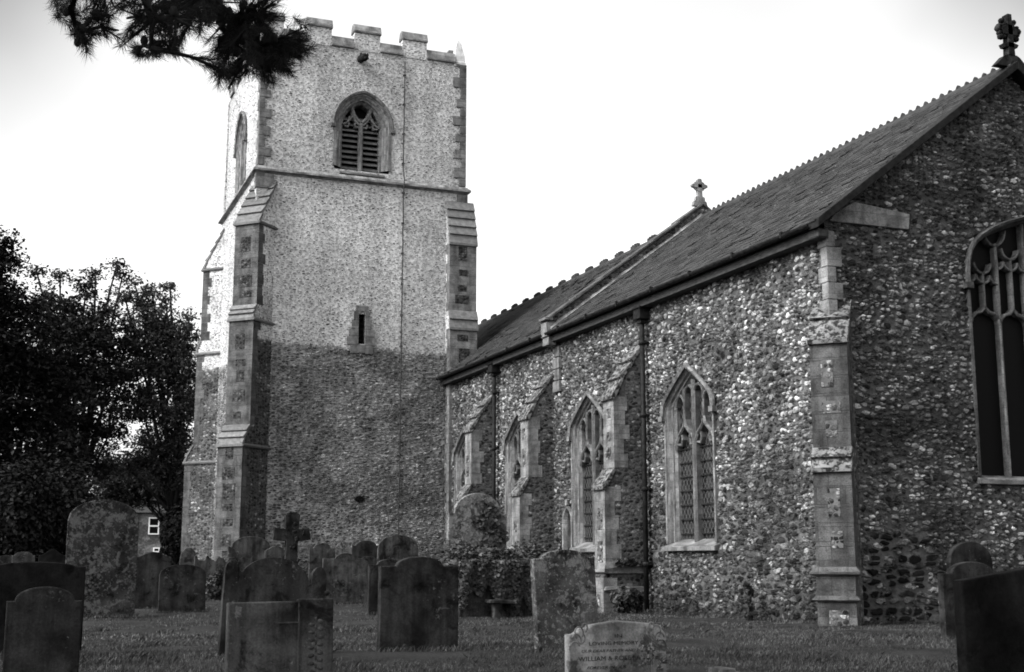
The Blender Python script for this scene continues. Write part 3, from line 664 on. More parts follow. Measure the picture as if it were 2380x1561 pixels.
# ------------------------------------------------------------------ the tower
ZS = 14.13; ZP = 18.93; I = .06
bw = dict(a=1.02, v0=14.56, vs=16.08, h=1.24)
BPRO = [(-.03, -.08), (-.03, .03), (.08, .03), (.10, -.01), (.16, -.05), (.20, -.10), (.25, -.12), (.27, -.2), (.335, -.28), (.355, -.34), (.355, -.7)]
def belfry(fr, uc):
    a, v0, vs, h = bw['a'], bw['v0'], bw['vs'], bw['h']
    mb = MB(); mb.loft(frame_rings(fr, uc, a, v0, vs, h, 'pointed', BPRO)); w = mb.build('belfry_window', 'ashlar_tower', church)
    mb = MB(); hood(mb, fr, uc, a, vs, h, 'pointed', .10, .02); mb.build('hood_mould', 'ashlar', w)
    mb = MB(); i = a-.355; q = lambda pts, wd=.1, f=-.22: bar(mb, fr, [(uc+x, v) for x, v in pts], wd, f, -.5)
    q([(0, v0-.05), (0, vs+.26)], .15, -.2)
    for s in (-1, 1):
        q(arcpts(0, vs+.22, s*.33, vs+.74, -.11*s, 8), .12, -.2)
        c = s*i/2
        for e in (-1, 1):
            q(arcpts(c+e*i*.5, vs+.10, c-.02*s, vs+.62, .15*e, 6), .07)
            q([(c+e*.27, vs+.06), (c+e*.13, vs+.05), (c+e*.10, vs+.16), (c+e*.18, vs+.25)], .06, -.25); q([(c+e*.17, vs+.25), (c+e*.10, vs+.32), (c+e*.08, vs+.44)], .05, -.25)
    mb.build('tracery', 'ashlar_pale', w)
    mb = MB(); v = v0+.02
    while v < vs+.3:
        mb.prism([fr.p(uc-i, v+b, ww) for ww, b in ((-.34, 0), (-.33, .035), (-.58, .2), (-.59, .165))], [fr.p(uc+i, v+b, ww) for ww, b in ((-.34, 0), (-.33, .035), (-.58, .2), (-.59, .165))]); v += .20
    mb.build('louvre', 'louvre_slate', w)
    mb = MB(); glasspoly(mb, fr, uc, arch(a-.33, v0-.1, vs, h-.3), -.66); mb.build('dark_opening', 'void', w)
    mb = MB(); mb.prism([fr.p(uc-a*.8, v, ww) for ww, v in ((.09, v0-.28), (.09, v0-.2), (-.6, v0+.06), (-.6, v0-.28))], [fr.p(uc+a*.8, v, ww) for ww, v in ((.09, v0-.28), (.09, v0-.2), (-.6, v0+.06), (-.6, v0-.28))]); mb.build('sill', 'ashlar_pale', w, .01)
    return [(uc+x, v) for x, v in arch(a-.03, v0-.1, vs, h-.03)]
FTu = Fr((0, YT+I, 0), (1, 0, 0)); FTSu = Fr((XT+I, 0, 0), (0, -1, 0))
hb = belfry(FTu, 11.0); hb2 = belfry(FTSu, -(YT+YB)/2)
# slit window
def slit():
    uc = 11.09; v0, vs, h, a = 8.28, 9.22, .22, .125
    mb = MB(); mb.loft(frame_rings(FT, uc, a, v0, vs, h, 'pointed', [(-.10, .035), (-.0, .035), (.0, -.35)])); mb.mi = 1; glasspoly(mb, FT, uc, arch(a+.02, v0-.05, vs, h+.02), -.33); mb.mi = 0
    for v, b, hh in ((8.10, .36, .15), (8.40, .47, .14), (8.68, .40, .13), (8.97, .33, .15), (9.28, .24, .15)):
        for s in (-1, 1): o = b+random.uniform(-.03, .05); mb.box(FT.p(uc+s*(a+.005+(o-a)/2), v, .0), ((o-a)/2, .04, hh-.004), (FT.u, FT.n, FT.z))
    mb.box(FT.p(uc, 8.12, .0), (.36, .042, .14), (FT.u, FT.n, FT.z)); mb.box(FT.p(uc, 9.535, .0), (.21, .043, .10), (FT.u, FT.n, FT.z))
    w = mb.build('slit_window', ['ashlar', 'void'], church)
    mb = MB()
    for v in np.arange(8.32, 9.3, .2):
        mb.tube([FT.p(uc-.13, v, -.1), FT.p(uc+.13, v+.2, -.1)], .008, 5); mb.tube([FT.p(uc+.13, v, -.1), FT.p(uc-.13, v+.2, -.1)], .008, 5)
    mb.build('lattice', 'iron', w)
    return [(uc-.12, v0), (uc+.12, v0), (uc+.12, 9.35), (uc-.12, 9.35)]
sl = slit()
wallgrid('tower_wall', FT, np.arange(XT, XT2+.02, .036), -.45, ZS, .036, 'flint_tower', church, None, [sl])
wallgrid('tower_wall', FTS, -np.arange(YT, YB+.03, .04)[::-1], -.45, ZS, .04, 'flint_tower', church)
wallgrid('tower_wall', FTu, np.arange(XT+I, XT2-I+.02, .036), ZS, ZP+.1, .036, 'flint_tower', church, None, [hb])
wallgrid('tower_wall', FTSu, -np.arange(YT+I, YB-I+.03, .04)[::-1], ZS, ZP+.1, .04, 'flint_tower', church, None, [hb2])
mb = MB(); mb.box((XT2-.2, (YT+YB)/2+.05, 9.2), (.19, (YB-YT)/2-.1, 9.6)); mb.box(((XT+XT2)/2, YB-.2, 9.2), ((XT2-XT)/2-.02, .19, 9.6)); mb.build('tower_wall', 'flint_flank_pale', church)
mb = MB(); mb.box(((XT+XT2)/2, (YT+YB)/2, ZP-.25), ((XT2-XT)/2-.25, (YB-YT)/2-.25, .08)); mb.build('tower_roof', 'dark_timber', church)
def ringc(o): return [V((XT-o, YT-o, 0)), V((XT2+o, YT-o, 0)), V((XT2+o, YB+o, 0)), V((XT-o, YB+o, 0))]
mb = MB(); mb.loft([[p+V((0, 0, z)) for p in ringc(o)] for o, z in ((-.08, ZS+.16), (-.0, ZS+.12), (.12, ZS+.0), (.13, ZS-.07), (.05, ZS-.10), (.0, ZS-.14), (-.08, ZS-.14))], True)
mb.build('string_course', 'ashlar_tower', church)
# quoins of the upper stage
mb = MB()
for cx, sx in ((XT+I, 1), (XT2-I, -1)):
    v = ZS+.16; k = 0
    while v < ZP-.05:
        h = min(random.uniform(.26, .44), ZP-v); a = random.uniform(.36, .55) if k % 2 else random.uniform(.18, .3); b = .22 if k % 2 else .42
        mb.box((cx+sx*(a/2-.035), YT+I+b/2-.035, v+h/2), (a/2, b/2, h/2-.004)); v += h; k += 1
    v = ZS-.2
mb.build('quoin', 'ashlar', church, .01)
for cc_, hh_ in (((XT+.28, YT+.1, ZS-.4), (.31, .14, .26)), ((XT2-.17, YT+.1, ZS-.36), (.2, .13, .2)), ((XT2-.12, YT+.1, ZS-.8), (.15, .13, .2))): mb = MB(); mb.box(cc_, hh_); mb.build('quoin', 'ashlar', church, .01)
# battlements
mb = MB(); cp = MB(); TH = .34
def crenel(fr, L0, L1, merl):
    ed = [L0]+[e for m in merl for e in m]+[L1]
    ax = (fr.u, fr.n, fr.z)
    segs = []; cur = L0
    for (a, b) in merl:
        if a > cur: segs.append((cur, a, 0))
        segs.append((a, b, 1)); cur = b
    if L1 > cur: segs.append((cur, L1, 0))
    for a, b, m in segs:
        c = (a+b)/2; hw_ = (b-a)/2
        if m:
            mb.box(fr.p(c, ZP+.34, -TH/2), (hw_, TH/2, .36), ax); z = ZP+.67
            Q = [(.05, z-.03), (.05, z+.04), (-.06, z+.31), (-TH+.06, z+.31), (-TH-.05, z+.04), (-TH-.05, z-.03)]; e = .035
        else:
            z = ZP+.04; mb.box(fr.p(c, ZP-.01, -TH/2-.005), (hw_, TH/2-.01, .07), ax)
            Q = [(.06, z-.03), (.06, z+.03), (-.05, z+.37), (-TH+.05, z+.37), (-TH-.05, z+.03), (-TH-.05, z-.03)]; e = -.004
        cp.prism([fr.p(a-e, v, w) for w, v in Q], [fr.p(b+e, v, w) for w, v in Q])
X_ = lambda px, py: onY(px, py, YT).x
ml = [(XT+I, X_(660, 80)), (X_(715, 80), X_(772, 80)), (X_(825, 90), X_(885, 90)), (X_(937, 110), X_(993, 110))]
crenel(FTu, XT+I, XT2-I-.35, ml)
ms = [(-(YB-I), -(YB-I)+.75)]+[(-(YB-I)+1.55+i*1.6, -(YB-I)+2.35+i*1.6) for i in range(3)]+[(-(YT+I)-.9, -(YT+I)-.35)]
crenel(FTSu, -(YB-I), -(YT+I)-.35, ms)
FN = Fr((XT2-I, 0, 0), (0, 1, 0)); crenel(FN, YT+I+.4, YB-I, [(YT+1.2+i*1.6, YT+2+i*1.6) for i in range(4)])
FB = Fr((0, YB-I, 0), (-1, 0, 0)); crenel(FB, -(XT2-I)+.36, -(XT+I)-.36, [(-(XT2-I)+1+i*1.6, -(XT2-I)+1.8+i*1.6) for i in range(4)])
bt = mb.build('battlement', 'flint_flank_pale', church); cp.build('coping', 'ashlar_pale', bt, .012)
mb = MB(); c = V((XT2-I-.22, YT+I+.2, 0)); sq = lambda r, z: [c+V((a*r, b*r, z)) for a, b in ((-1, -1), (1, -1), (1, 1), (-1, 1))]
mb.loft([sq(r, ZP+z) for r, z in ((.22, -.1), (.22, .08), (.20, .12), (.19, .34), (.085, .86), (.03, 1.0))], True, True); mb.build('pinnacle', 'halation_pale', church, .006)
# gargoyle spout under the parapet
mb = MB(); g0 = onY(838, 143, YT+I); mb.tube([g0+V((0, .1, .1)), g0+V((.0, -.22, .06)), g0+V((.03, -.42, -.02))], [.14, .13, .10], 8)
mb.blob(g0+V((.03, -.45, 0)), (.15, .15, .15), 2, .12); mb.blob(g0+V((.03, -.58, -.08)), (.08, .10, .06), 1, .1); mb.blob(g0+V((-.09, -.40, .12)), (.05, .05, .08), 1); mb.blob(g0+V((.15, -.40, .12)), (.05, .05, .08), 1); mb.build('gargoyle', 'cross_dark', church)
# lightning conductor down the tower face
mb = MB(); P = []; xl = onY(933, 700, YT).x
for z in np.arange(-.2, 19.0, .45): P.append((xl+random.uniform(-.008, .008), YT-.06+(I if z > ZS+.2 else (-.12 if abs(z-ZS) < .2 else 0)), z))
mb.tube(P, .022, 6)
for z in np.arange(.6, 18.8, 1.1): mb.box((xl, YT-.02+(I if z > ZS else 0), z), (.045, .05, .02))
mb.build('lightning_conductor', 'rope_metal', church)
# tower buttresses: diagonal pair on the south corners, a square one beside the nave
s2 = 1/math.sqrt(2)
z_ = lambda y: onY(575, y, YT-.35).z
def tower_diag(o, u, seed):
    fr = Fr(o, u); h = .47
    body = buttress(fr, -h, h, z_(405)+.02, .58, [(.42, z_(708), z_(516)), (.56, z_(988), z_(742)), (.92, GB, z_(1036))], 'flint_flank_pale', 'ashlar_dark', 'flint_panel', (5, 3, 3), None, 'slab_grey', rseed=seed, drip=True)
    mb = MB(); Q = [(-.05, GB), (1.02, GB), (1.02, .25), (.93, .36), (-.05, .36)]
    mb.prism([fr.p(-h-.1, v, w) for w, v in Q], [fr.p(h+.1, v, w) for w, v in Q]); mb.build('plinth_moulding', 'ashlar_dark', body, .01)
tower_diag((XT, YT, 0), (s2, -s2, 0), 4); tower_diag((XT, YB, 0), (-s2, -s2, 0), 9)
zr_ = lambda y: onY(1070, y, YT-.4).z
buttress(FT, onY(1032, 700, YT).x+.06, onY(1106, 700, YT-.4).x, zr_(462), .1, [(.42, zr_(722), zr_(566)), (.52, GB, zr_(764))], 'flint_flank_pale', 'ashlar', 'flint_panel', (5, 2), None, 'slab_grey', rseed=21, drip=False)
# ------------------------------------------------------------------ gravestones
def prof_round(f): return lambda u: 1-f+f*math.sqrt(max(0, 1-(2*u)**2))
def prof_should(b, sh, e=2.): return lambda u: 1-sh+(sh*(max(0, 1-abs(u/b)**e))**.5 if abs(u) < b else 0)
def prof_serp(f, b=.5): return lambda u: 1-f+f*(.5+.5*math.cos(PI*min(1, abs(u)/b)))
def prof_flat(): return lambda u: 1.
def outline(W, H, fn, n=40, foot=.35):
    P = [(-W/2, -foot), (W/2, -foot)]
    for i in range(n+1):
        u = .5-i/n; P.append((u*W, fn(u)*H))
    return P
def slab(mb, P, th, M=None):
    A = [V((x, -th/2, z)) for x, z in P]; B = [V((x, th/2, z)) for x, z in P]
    if M: A = [M @ p for p in A]; B = [M @ p for p in B]
    return mb.prism(A, B)
GR = 'gravestones in the churchyard'
def place(x0, x1, yb, yt, W=None):
    c = onG((x0+x1)/2, yb); a = onY(x0, (yb+yt)/2, c.y).x; b = onY(x1, (yb+yt)/2, c.y).x
    return c, (b-a), onY((x0+x1)/2, yt, c.y).z-c.z
def grave(x0, x1, yb, yt, fn, mat, label, th=.10, roll=0., lean=0., yaw=0., grp=GR, name='gravestone', bev=.012, pts=None, cat='gravestone'):
    c, W, H = place(x0, x1, yb, yt); mb = MB()
    slab(mb, pts(W, H) if pts else outline(W, H, fn), th)
    es = [e for e in mb.bm.edges if len(e.link_faces) == 2 and (abs(e.link_faces[0].normal.y) > .9) != (abs(e.link_faces[1].normal.y) > .9)]
    bmesh.ops.bevel(mb.bm, geom=es, offset=bev, segments=2, affect='EDGES', profile=.5, clamp_overlap=True)
    o = mb.build(name, mat); o.location = c; o.rotation_euler = (math.radians(lean), math.radians(roll), math.radians(yaw))
    return tag(o, label, cat, grp)
# front row
gB = grave(4, 181, 1592, 1363, prof_should(.40, .145), 'grave_dark', 'dark round-topped gravestone at the bottom left corner, in front of a wider one', .09, 0, -3)
gA = grave(-52, 189, 1523, 1305, prof_should(.38, .05), 'grave_black', 'wide blackened gravestone with a low curved top behind the bottom left corner stone', .11, 0, 0)
gC = grave(146, 312, 1432, 1161, prof_round(.18), 'grave_big_lichen', 'tallest gravestone at the left, round-topped and mottled with lichen', .14, 0, 1)
gD = grave(309, 393, 1415, 1282, prof_serp(.10, .55), 'grave_dark', 'dark gravestone with wavy top right behind the tall lichen mottled one', .10)
gE = grave(367, 476, 1424, 1311, prof_round(.22), 'grave_dark', 'plain dark gravestone with curved shoulders left of the small ivy bush', .10, 0, -2)
def jpts(W, H):
    P = [(-W*.53, -.35), (W*.50, -.35), (W*.50, H*.80)]
    def arc(cx, cy, rx, ry, n=12): return [(cx+rx*math.cos(PI*i/n), cy+ry*math.sin(PI*i/n)) for i in range(n+1)]
    P += arc(W*.425, H*.80, W*.075, H*.12) + [(W*.345, H*.74)]
    P += [(a, b) for a, b in arc(-W*.03, H*.72, W*.355, H*.28, 22)][1:-1] + [(-W*.39, H*.74)]
    P += arc(-W*.455, H*.84, W*.07, H*.115) + [(-W*.53, H*.5)]
    return P
gJ = grave(516, 748, 1524, 1295, None, 'grave_dark', 'gravestone with broad arched top between two rounded scroll posts, leaning right', .12, 2.6, -4, pts=jpts)
mb = MB(); c, W, H = place(516, 748, 1524, 1295); mb.blob((W*.51, -.01, H*.66), (.045, .06, .04), 2, .03); k = mb.build('scroll_knob', 'grave_dark', gJ, 0); k.location = (0, 0, 0)
for v in k.data.vertices: v.co += V(gJ.location)
def kpts(W, H): return [(-W/2, -.4), (W/2, -.4), (W/2, H), (W*.165, H), (W*.155, H*.975), (-W/2, H*.968)]
gK = grave(525, 771, 1606, 1392, None, 'grave_mid', 'low flat-topped gravestone with carved panel at its right, nearest in the middle', .10, 0, -3, pts=kpts)
# carved side panel of that stone
mb = MB(); c, W, H = place(525, 771, 1606, 1392)
mb.box((W*.165, -.052, H*.35), (.006, .008, H*.62)); mb.box((W*.05, -.052, H*.74), (W*.11, .008, .006))
for i in range(9):
    z = H*(.05+.085*i)
    for s in (-1, 1): mb.blob((W*.33+s*.035, -.046, z+.012*s), (.03, .010, .018), 2, .15)
    mb.blob((W*.33, -.046, z+.03), (.012, .009, .03), 1, .1)
p = mb.build('carved_panel', 'grave_mid', None); p.parent = gK
gO = grave(880, 1062, 1513, 1293, prof_should(.295, .10, 2.), 'grave_dark', 'dark gravestone with arched top and square shoulders, right of the nearest flat-topped one', .11, 0, 0)
gN = grave(855, 950, 1427, 1299, prof_should(.30, .10), 'grave_dark', 'narrow gravestone peeping out behind the dark square-shouldered stone', .12)
gR = grave(1246, 1392, 1508, 1277, prof_should(.36, .085), 'grave_lichen', 'pale lichen covered gravestone leaning back, beside the ivy grown tomb', .11, -1.8, -3, yaw=3)
gL = grave(748, 852, 1402, 1285, prof_should(.22, .11), 'grave_mid', 'grey gravestone with small curved crest behind the stone with scroll posts', .10)
gM = grave(828, 880, 1396, 1293, prof_should(.3, .05), 'grave_mid', 'grey gravestone just right of the small-crested grey stone', .10)
# the modern inscribed stone
def spts(W, H):
    q = lambda px, py: ((px-1432.5)/225*W, H*(1600-py)/159)
    P = [(-W/2, -.4), (W/2, -.4)] + [q(a, b) for a, b in ((1545, 1476), (1540, 1468), (1535, 1462), (1534, 1455), (1512, 1454), (1510, 1449), (1432, 1441), (1368, 1451), (1366, 1457), (1344, 1458), (1342, 1465), (1334, 1471), (1320, 1473))]
    return P
gS = grave(1320, 1545, 1600, 1441, None, 'grave_pale', 'low pale memorial stone with lead lettering and scroll carved shoulders', .10, 0, 0, pts=spts)
c, W, H = place(1320, 1545, 1600, 1441)
mb = MB()
for s in (-1, 1):
    for (cx, cz, r, a0, a1) in ((.40, .83, .050, -1, 4.2), (.345, .90, .035, 0, 4.5), (.43, .70, .06, .4, 3.4), (.445, .56, .075, .2, 2.6), (.38, .76, .045, 2.6, 6.)):
        ts = np.linspace(a0, a1, 10); mb.tube([(s*(cx*W+r*math.cos(t)*.7), -.049, cz*H+r*math.sin(t)) for t in ts], [.006]*9+[.002], 6)
p = mb.build('scroll_carving', 'grave_pale', None); p.parent = gS
def text(s, w, z, h, shear=0., parent=None, dx=0.):
    cu = bpy.data.curves.new('inscription', 'FONT'); cu.body = s; cu.align_x = 'CENTER'; cu.size = 1; cu.extrude = .02; cu.shear = shear; cu.resolution_u = 3; cu.space_word = .9
    to = bpy.data.objects.new('inscription', cu); COL.objects.link(to); dg = bpy.context.evaluated_depsgraph_get(); me = bpy.data.meshes.new_from_object(to.evaluated_get(dg)); bpy.data.objects.remove(to)
    xs = [v.co.x for v in me.vertices]; sx = w/(max(xs)-min(xs)); sy = h/.70
    for v in me.vertices: x, y, zz_ = v.co; v.co = (x*sx+dx, -.0505-zz_*.1, z+y*sy)
    me.materials.clear(); me.materials.append(MT['letter_lead']); me.uv_layers.new(name='UVMap'); o = bpy.data.objects.new('inscription', me); link(o, parent); return o
zt = lambda py: H*(1600-py)/159
text('IN', .052*W/.75*1.1, zt(1481), .030, 0, gS)
text('LOVING MEMORY OF', .60*W, zt(1497.5), .028, 0, gS); text('OUR DEAR FATHER AND MOTHER', .76*W, zt(1513.5), .021, .25, gS)
text('WILLIAM & ROSE PARKER.', .82*W, zt(1533), .034, 0, gS); text('FOREVER IN OUR', .40*W, zt(1552), .022, .25, gS, -.125*W)
# right edge group
def q(a, b, c_, d, **k): return grave(a, b, c_, d, **k)
gT = grave(2213, 2312, 1459, 1258, prof_round(.24), 'grave_dark', 'round-headed gravestone close against the east gable wall', .10)
gU = grave(2194, 2334, 1486, 1305, prof_should(.35, .15), 'grave_dark', 'gravestone with a pale rimmed arch and flat shoulders in front of the round-headed one', .11)
def vpts(W, H): return [(-W/2, -.4), (W/2, -.4), (W/2, H*1.12), (-W/2, H*.985)]
gV = grave(2246, 2480, 1660, 1343, None, 'grave_black', 'big black flat-topped gravestone cut off by the right edge of the picture', .10, 0, 0, pts=vpts, yaw=0)
# rows near the tower
gG = grave(526, 632, 1392, 1246, prof_should(.42, .17), 'grave_mid', 'smooth grey gravestone with a full arched top, in front of the tower buttress', .10)
gG2 = grave(612, 662, 1392, 1268, prof_serp(.12, .7), 'grave_mid', 'grey gravestone with sloping top just left of the stone cross', .10)
gX = grave(414, 454, 1386, 1272, prof_round(.28), 'grave_mid', 'small grey round gravestone at the foot of the far tower buttress', .10)
g1 = grave(716, 776, 1388, 1262, prof_should(.33, .09), 'grave_mid', 'worn gravestone with bulging top right of the stone cross', .10)
g2 = grave(775, 817, 1386, 1259, prof_should(.36, .10), 'rubble_pale', 'small pale gravestone with a knobbed top against the tower wall', .10)
g3 = grave(816, 881, 1388, 1256, prof_should(.36, .09), 'grave_dark', 'dark gravestone with a notched round top left of the big arched one', .10)
g4 = grave(876, 970, 1390, 1243, prof_round(.22), 'grave_mid', 'large streaky arched gravestone standing by the tower wall', .11)
gP = grave(1039, 1174, 1425, 1146, prof_should(.40, .17), 'rubble_pale', 'tall gravestone with arched top half covered by climbing ivy, by the nave wall', .14, 0, 1)
g5 = grave(84, 148, 1392, 1276, prof_serp(.12, .45), 'grave_black', 'dark gravestone with wavy crest left of the tall lichen mottled stone', .10)
g6 = grave(22, 76, 1388, 1282, prof_should(.4, .08), 'grave_mid', 'gravestone with a pale rim in the far left row', .10)
g7 = grave(-20, 34, 1384, 1290, prof_round(.2), 'grave_dark', 'gravestone cut by the left edge in the far left row', .10)
g8 = grave(664, 700, 1388, 1322, prof_flat(), 'rubble_pale', 'small pale block at the foot of the stone cross', .16, name='stone_block', cat='stone block')
g9 = grave(448, 552, 1393, 1291, lambda u: .93+.05*math.sin(u*23)+.025*math.sin(u*51), 'grave_mid', 'wide gravestone with a crumbling scalloped top before the tower buttress', .16)
gW = grave(1664, 1716, 1640, 1551, lambda u: 1-.12*(u > .1), 'grave_pale', 'low pale grave marker just showing at the bottom edge', .2, name='grave_marker', cat='grave marker')
# stone cross overgrown by moss
c, W, H = place(630, 717, 1392, 1190); mb = MB()
def pr(P, d): mb.prism([V((x*W, -d, z*H)) for x, z in P], [V((x*W, d, z*H)) for x, z in P])
pr([(-.19, -.15), (.19, -.15), (.15, .6), (.19, .97), (.1, 1.0), (-.1, 1.0), (-.2, .96), (-.15, .6)], .12)
pr([(-.5, .68), (-.47, .82), (-.1, .80), (.1, .80), (.45, .82), (.5, .68), (.1, .66), (-.1, .66)], .115)
for i in range(16):
    t = random.random(); x, z = (random.uniform(-.17, .17), random.uniform(0, .95)) if t < .6 else (random.uniform(-.45, .45), random.uniform(.68, .8))
    mb.blob((x*W, -.11, z*H), (random.uniform(.04, .07), .04, random.uniform(.04, .08)), 2, .2)
o = mb.build('cross_monument', 'cross_dark', None, .01); o.location = c; tag(o, 'dark weathered stone cross standing before the tower wall', 'cross')

# ------------------------------------------------------------------ leaves
def leaves(name, P, N, size, mat, parent=None, loc=None, ivy=False):
    """one small kite of two facets for every point"""
    n = len(P); P = np.asarray(P); N = np.asarray(N)+rng.normal(0, .45, (n, 3)); N /= np.linalg.norm(N, axis=1, keepdims=True)+1e-9
    A = np.cross(N, rng.normal(0, 1, (n, 3))); A /= np.linalg.norm(A, axis=1, keepdims=True)+1e-9; B = np.cross(N, A)
    s = (size*rng.uniform(.6, 1.35, n))[:, None]
    if ivy:
        q = [(-.5, 0), (-.35, -.5), (.12, -.38), (.62, 0), (.12, .38), (-.35, .5)]; V6 = np.stack([P+A*s*x+B*s*y+N*s*(.12 if abs(y) > .3 else 0) for x, y in q], 1)
        return npmesh(name, V6.reshape(-1, 3), 6, mat, parent, loc)
    q = [(-.5, 0, 0), (.05, -.32, .10), (.6, 0, 0), (.05, .32, .10)]
    V4 = np.stack([P+A*s*x+B*s*y+N*s*z for x, y, z in q], 1)
    return npmesh(name, V4.reshape(-1, 3), 4, mat, parent, loc)
def inball(n):
    d = rng.normal(0, 1, (n, 3)); d /= np.linalg.norm(d, axis=1, keepdims=True); return d*(rng.random((n, 1))**.33)
def tree(name, label, base, blobs, ncl, nleaf, size, mat, trunk_r=.3, grp=None, cl=.55, cat='tree', fork=None, depthk=.8):
    """blobs: crown lobes (px, py, radius px, depth m); clusters of leaves fill them unevenly"""
    b = V(base); th = thing(name, b, label, cat, grp); C = []; w = np.array([r*r for _, _, r, _ in blobs], float); w /= w.sum()
    for (px, py, r, d), k in zip(blobs, w):
        c = np.array(onY(px, py, d)); R = r/3044*(V(c)-EYE).length; n = max(3, int(ncl*k)); C.append(c+inball(n)*np.array((R, R*depthk, R)))
    C = np.concatenate(C); m = len(C); per = nleaf//m
    cr = cl*rng.uniform(.5, 1.5, m)
    P = np.repeat(C, per, 0)+inball(m*per)*np.repeat(cr, per)[:, None]*np.array((1.15, 1.15, .6))
    N = rng.normal(0, .5, (len(P), 3))+np.array((0, 0, 1.)); leaves('crown', P, N, size, mat, th)
    mb = MB(); ctr = V(C.mean(0)); f = V(fork) if fork else b+(ctr-b)*.35; f = V((b.x+(ctr.x-b.x)*.2, b.y+(ctr.y-b.y)*.2, f.z))
    mb.tube([b-V((0, 0, .2)), b+(f-b)*.5+V((.08, 0, 0)), f], [trunk_r*1.25, trunk_r, trunk_r*.8], 9)
    for (px, py, r, d) in blobs:
        c = onY(px, py, d); m1 = f.lerp(c, .5)+V((random.uniform(-.4, .4), random.uniform(-.4, .4), random.uniform(-.1, .5))); mb.tube([f, m1, c], [trunk_r*.55, trunk_r*.3, .04], 6)
    mb.build('trunk', 'bark', th)
    mb = MB()
    for i in rng.choice(m, min(m, 130), replace=False):
        p = V(C[i]); j = min(blobs, key=lambda q_: (onY(q_[0], q_[1], q_[3])-p).length); c = onY(j[0], j[1], j[3]); mb.tube([c, c.lerp(p, .6)+V((0, 0, .12)), p], [.05, .03, .012], 4)
    mb.build('branches', 'bark', th)
    return th
TG = 'trees left of the tower'
def gat(px, Y): p = onY(px, 1300, Y); return V((p.x, Y, -.18))
tree('yew_tree', 'darkest dense tree at the left edge, rising above the others', gat(30, 56), [(10, 690, 80, 56), (2, 575, 36, 56), (-40, 600, 60, 56), (50, 800, 105, 56), (-20, 930, 120, 56), (95, 930, 90, 56), (30, 1080, 90, 56), (-60, 780, 120, 56), (120, 1060, 60, 55)], 640, 46000, .17, 'yew_leaf', .40, TG, .66)
tree('deciduous_tree', 'leafy tree with ragged twiggy top in the middle of the left trees', gat(165, 60), [(130, 740, 60, 60), (215, 745, 62, 60), (170, 830, 90, 60), (255, 850, 80, 60), (110, 880, 70, 60), (210, 940, 85, 60), (130, 980, 50, 60), (300, 790, 42, 60), (255, 1005, 40, 60), (200, 672, 26, 60), (110, 680, 26, 60), (165, 1060, 48, 60), (140, 640, 9, 60), (222, 636, 9, 60), (285, 640, 10, 60), (272, 612, 6, 60), (85, 630, 8, 60), (230, 1080, 40, 60)], 620, 46000, .145, 'tree_leaf', .26, TG, .52)
tree('deciduous_tree', 'leafy tree nearest the tower, its branches reaching the far buttress', gat(408, 61), [(340, 745, 52, 61), (395, 790, 50, 61), (360, 850, 70, 61), (430, 800, 40, 61), (425, 880, 55, 61), (330, 930, 46, 61), (400, 960, 60, 61), (450, 950, 36, 61), (350, 1040, 44, 61), (415, 1050, 48, 61), (330, 690, 22, 61), (290, 690, 20, 61), (385, 700, 18, 61), (300, 1090, 34, 61), (440, 740, 22, 61), (395, 665, 8, 61), (312, 655, 8, 61), (352, 668, 7, 61), (385, 1110, 40, 61), (440, 1110, 34, 61)], 560, 40000, .14, 'light_leaf', .22, TG, .50)
tree('overhanging_tree', 'twiggy tree behind the left trees hanging low over the brick house', gat(436, 72), [(300, 1130, 42, 72), (360, 1135, 46, 72), (420, 1130, 40, 72), (330, 1090, 36, 72), (395, 1100, 40, 72), (262, 1100, 40, 72), (440, 1170, 34, 72), (418, 1205, 30, 72), (400, 1160, 24, 72), (325, 1150, 24, 72)], 420, 24000, .17, 'tree_leaf', .18, TG, .6)
def bush(name, label, px, py, rx, ry, Y, n, size, mat, cat='bush', grp=None, loc=None):
    if Y is None: Y = onG(px, py+ry).y
    c = onY(px, py, Y); k = (c-EYE).length/3044; b = V((c.x, c.y, gz(c.x, c.y))); th = thing(name, b, label, cat, grp)
    m = max(14, n//70); q = inball(m); C = np.array(c)+q*np.array((rx*k, min(rx, ry)*k*.8, ry*k))*.85
    m2 = m//2; C = np.concatenate([C, np.stack([c.x+rng.uniform(-.8, .8, m2)*rx*k, c.y+rng.uniform(-.6, .6, m2)*min(rx, ry)*k, b.z+rng.random(m2)*max(.05, c.z-b.z)], -1)])
    P = np.repeat(C, n//len(C), 0); P = P+inball(len(P))*min(rx, ry)*k*.38
    P = P[P[:, 2] > b.z]; D = P-np.array(c); D /= np.linalg.norm(D, axis=1, keepdims=True)+1e-9; leaves('foliage', P, D+np.array((0, 0, .6)), size, mat, th)
    mb = MB()
    for i in range(7): p = V(C[random.randrange(m)]); mb.tube([b+V((random.uniform(-.1, .1), 0, -.05)), b.lerp(p, .5)+V((0, 0, .1)), p], [.02, .014, .005], 5)
    mb.build('stem', 'bark', th); return th
BG = 'dark bushes under the trees'
bush('bush', 'black bush under the yew at the left edge', 15, 1190, 110, 120, 51, 14000, .16, 'yew_leaf', grp=BG)
bush('bush', 'dark bush behind the tall lichen mottled gravestone', 150, 1190, 95, 115, 52, 13000, .16, 'yew_leaf', grp=BG)
bush('bush', 'dark bush left of the brick house', 262, 1200, 44, 80, 57, 9000, .16, 'bush_leaf', grp=BG)
bush('bush', 'leafy bush between the brick house and the far tower buttress', 412, 1232, 34, 66, 57, 9000, .15, 'bush_leaf', grp=BG)
bush('ivy_bush', 'small dense ivy bush left of the stone with scroll posts', 498, 1357, 22, 36, None, 3600, .10, 'ivy_leaf', 'ivy bush')
